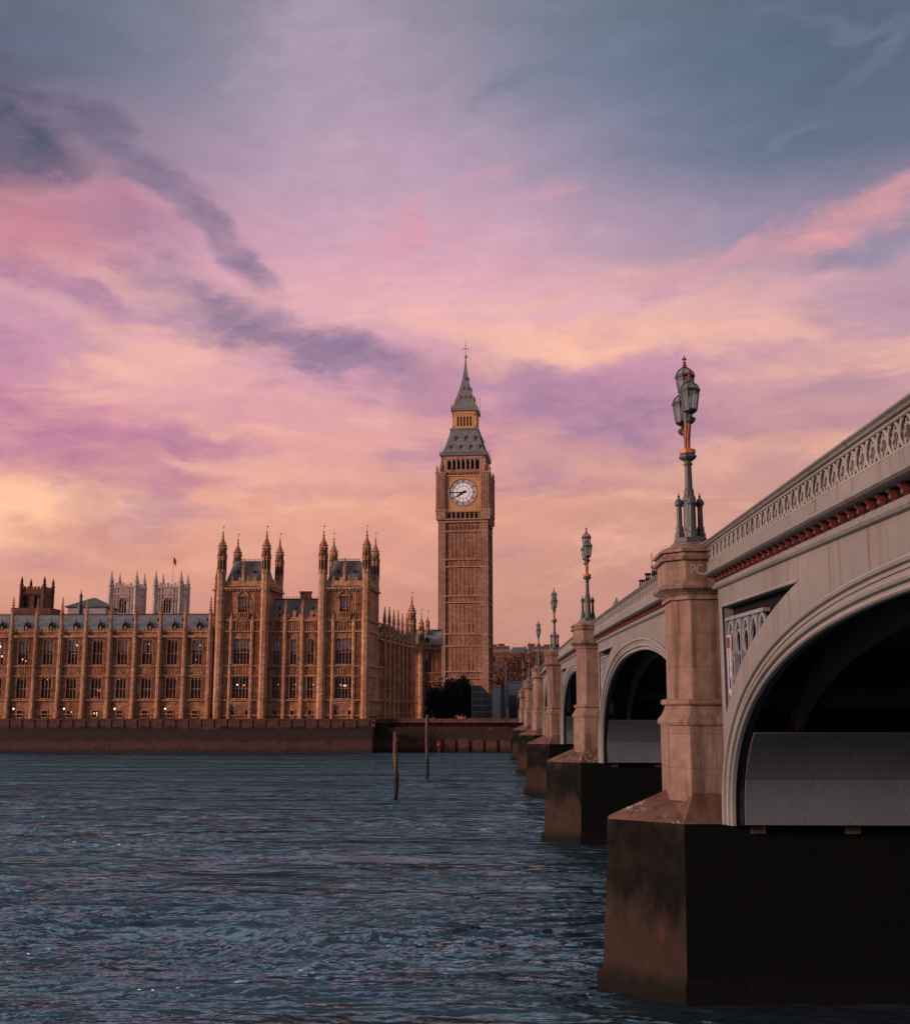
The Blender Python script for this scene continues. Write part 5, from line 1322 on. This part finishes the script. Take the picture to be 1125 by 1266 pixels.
for px, w, yt, sd, lab in ((541, 2.9, 849, 3, 'leftmost low dark evergreen below the clock tower'), (558, 4.0, 840, 4, 'broad dark evergreen in the middle below the clock tower'), (577, 3.3, 841, 5, 'rightmost dark evergreen, beside the gridded sheeting'),):
    x, _, z = at(px, yt, 244); tree('evergreen_tree', x, 244, LAND, z, w, 2.6, M['leaf_dark'], lab, 6500, .26, .3, TG, sd)
TG = 'autumn trees behind the embankment'
for px, w, yt, Y, sd, m, lab in ((617, 4.2, 832, 320, 11, 'leaf_brown', 'small rust tree against the foot of the clock tower'), (631, 5.6, 812, 340, 12, 'leaf_brown', 'tall brown autumn tree left of the blue roof'), (645, 6.4, 808, 335, 13, 'leaf_rust', 'tall brown autumn tree in front of the blue roof'), (658, 5.2, 813, 330, 14, 'leaf_brown', 'brown autumn tree behind the farthest bridge lamps'), (670, 5.4, 818, 345, 15, 'leaf_rust', 'brown autumn tree mostly hidden by the bridge')):
    x, _, z = at(px, yt, Y); tree('autumn_tree', x, Y, LAND, z, w, 5, M[m], lab, 10000, .25, .35, TG, sd)
def sheeting():
    Y = 238.
    x0, _, z0 = at(583.5, 887, Y); x1 = at(608, 887, Y)[0]; zt_ = at(590, 848, Y)[2]; zr = at(608, 862, Y)[2]
    t = empty('gridded_screen', ((x0 + x1) / 2, Y, LAND), 'dark sheeted screen with pale horizontal rails below the clock tower', 'screen')
    mb = MB(); out = [(x0, LAND), (x1, LAND), (x1, zr), (x0 + 1.9, zt_), (x0, zt_)]; mb.loft([[(x, Y, z) for x, z in out], [(x, Y + .15, z) for x, z in out]]); mb.build('sheet', M['hoarding_dark'], t)
    mb = MB()
    for i in range(6):
        z = LAND + .6 + i * (zt_ - LAND - .6) / 5; xe = x1 if z < zr else x1 - (x1 - x0 - 1.9) * (z - zr) / (zt_ - zr)
        mb.box(x0, xe, Y - .1, Y - .003, z - .06, z + .06)
    for i in range(3): x = x0 + (x1 - x0) * i / 2; ze = zt_ if x < x0 + 2 else zt_ - (zt_ - zr) * (x - x0 - 1.9) / (x1 - x0 - 1.9); mb.box(x - .04, x + .04, Y - .14, Y - .1, LAND, ze)
    mb.build('rail', M['hoarding'], t)
    Y = 236.; xa = at(609, 860, Y)[0]; xb = at(619, 860, Y)[0]; zt_ = at(615, 849, Y)[2]
    t = empty('grey_cabin', ((xa + xb) / 2, Y, LAND), 'narrow pale grey site cabin standing on the embankment wall', 'cabin')
    mb = MB(); mb.box(xa, xb, Y, Y + 6, LAND, zt_); mb.box(xa - .1, xb + .1, Y - .1, Y + 6, zt_ + .003, zt_ + .25); mb.build('body', M['hoarding'], t)
    mb = MB(); mb.box(xb + .003, xb + .9, Y + .3, Y + 5.8, LAND, zt_ - .2); mb.build('side_bay', M['hoarding_dark'], t)
    mb = MB(); mb.box(xa + .25, xb - .2, Y - .05, Y - .003, LAND + .5, zt_ - 1); mb.build('door', M['hoarding'], t)
    Y = 242.; xa = at(628.5, 860, Y)[0]; xb = at(650, 860, Y)[0]; zt_ = at(640, 844, Y)[2]
    t = empty('glazed_pavilion', ((xa + xb) / 2, Y, LAND), 'dark glazed pavilion with grey frame beside the bridge end', 'pavilion')
    mb = MB(); mb.box(xa, xb, Y, Y + 5, LAND, zt_); mb.build('glass_wall', M['hoarding_dark'], t)
    mb = MB()
    for x in (xa, (xa + xb) / 2, xb): mb.box(x - .12, x + .12, Y - .15, Y - .003, LAND, zt_)
    mb.box(xa - .15, xb + .15, Y - .2, Y + 5.1, zt_ + .003, zt_ + .3); mb.box(xa, xb, Y - .12, Y - .004, zt_ - 2.6, zt_ - 2.45); mb.box(xa + .1, xb, Y - .06, Y - .005, zt_ - 2.45, zt_ - .05); mb.build('frame', M['hoarding'], t)
    x, _, z = at(624.8, 819, 250); t = empty('white_mast', (x, 250, LAND), 'thin white mast with a camera head beside the grey cabin', 'mast')
    mb = MB(); mb.lathe(x, 250, [(.26, LAND), (.22, z - 1), (.16, z)], 6); mb.build('pole', M['white_metal'], t)
    mb = MB(); mb.box(x - 1.3, x + .2, 249.7, 250.3, z - .7, z - .5); mb.box(x - 1.5, x - .7, 249.5, 250.4, z - 1.2, z - .4); mb.build('head', M['white_metal'], t)
sheeting()

# ------------------------------------------------------------------ things in the water
def pile(px, yb, yt, r, lab):
    x, Y, _ = atz(px, yb, 0); z = at(px, yt, Y)[2]; rr = np.random.default_rng(int(px)); mb = MB()
    L = np.linspace(-1.5, z, 16); mb.loft([[(x + (r + rr.uniform(-.035, .035)) * cos(2 * pi * i / 9) + .05 * sin(q), Y + (r + rr.uniform(-.03, .03)) * sin(2 * pi * i / 9), q) for i in range(9)] for q in L])
    mb.lathe(x, Y, [(r + .05, z - .9), (r + .06, z - .7), (r + .05, z - .5)], 9)
    def tm(g, bs):
        p = pos(g); sp = g.node('ShaderNodeSeparateXYZ'); g.l.new(p, sp.inputs[0]); n = g.noise(g.mapping(p, sc=(4, 4, .7)), 1.3, 5, .65)
        c = g.mix(g.rng(n, .3, .7), (.20, .105, .065, 1), (.075, .04, .028, 1))
        c = g.mix(g.rng(g.math('ADD', sp.outputs[2], n), 3.4, 2.3, 0, .95), c, (.010, .010, .011, 1)); g.put(bs.inputs['Base Color'], c); bs.inputs['Roughness'].default_value = .85; bump(g, bs, n, .05)
    if 'pile' not in M: M['pile'] = material('tidal_timber', tm)
    return tag(mb.build('mooring_pile', M['pile']), lab, 'pile', 'wooden piles in the river')
pile(489, 988, 905, .20, 'thicker dark wooden pile standing in the river, left one'); pile(527.8, 963, 884, .18, 'taller thinner wooden pile standing in the river, right one')
x, Y, _ = atz(543, 930, 0); mb = MB(); z = at(543, 917, Y)[2]
mb.lathe(x, Y, [(.18, -.5), (.18, z - .9), (.5, z - .8), (.45, z - .3), (.1, z)], 8); tag(mb.build('navigation_marker', M['orange']), 'small orange marker post in the water before the embankment', 'marker')
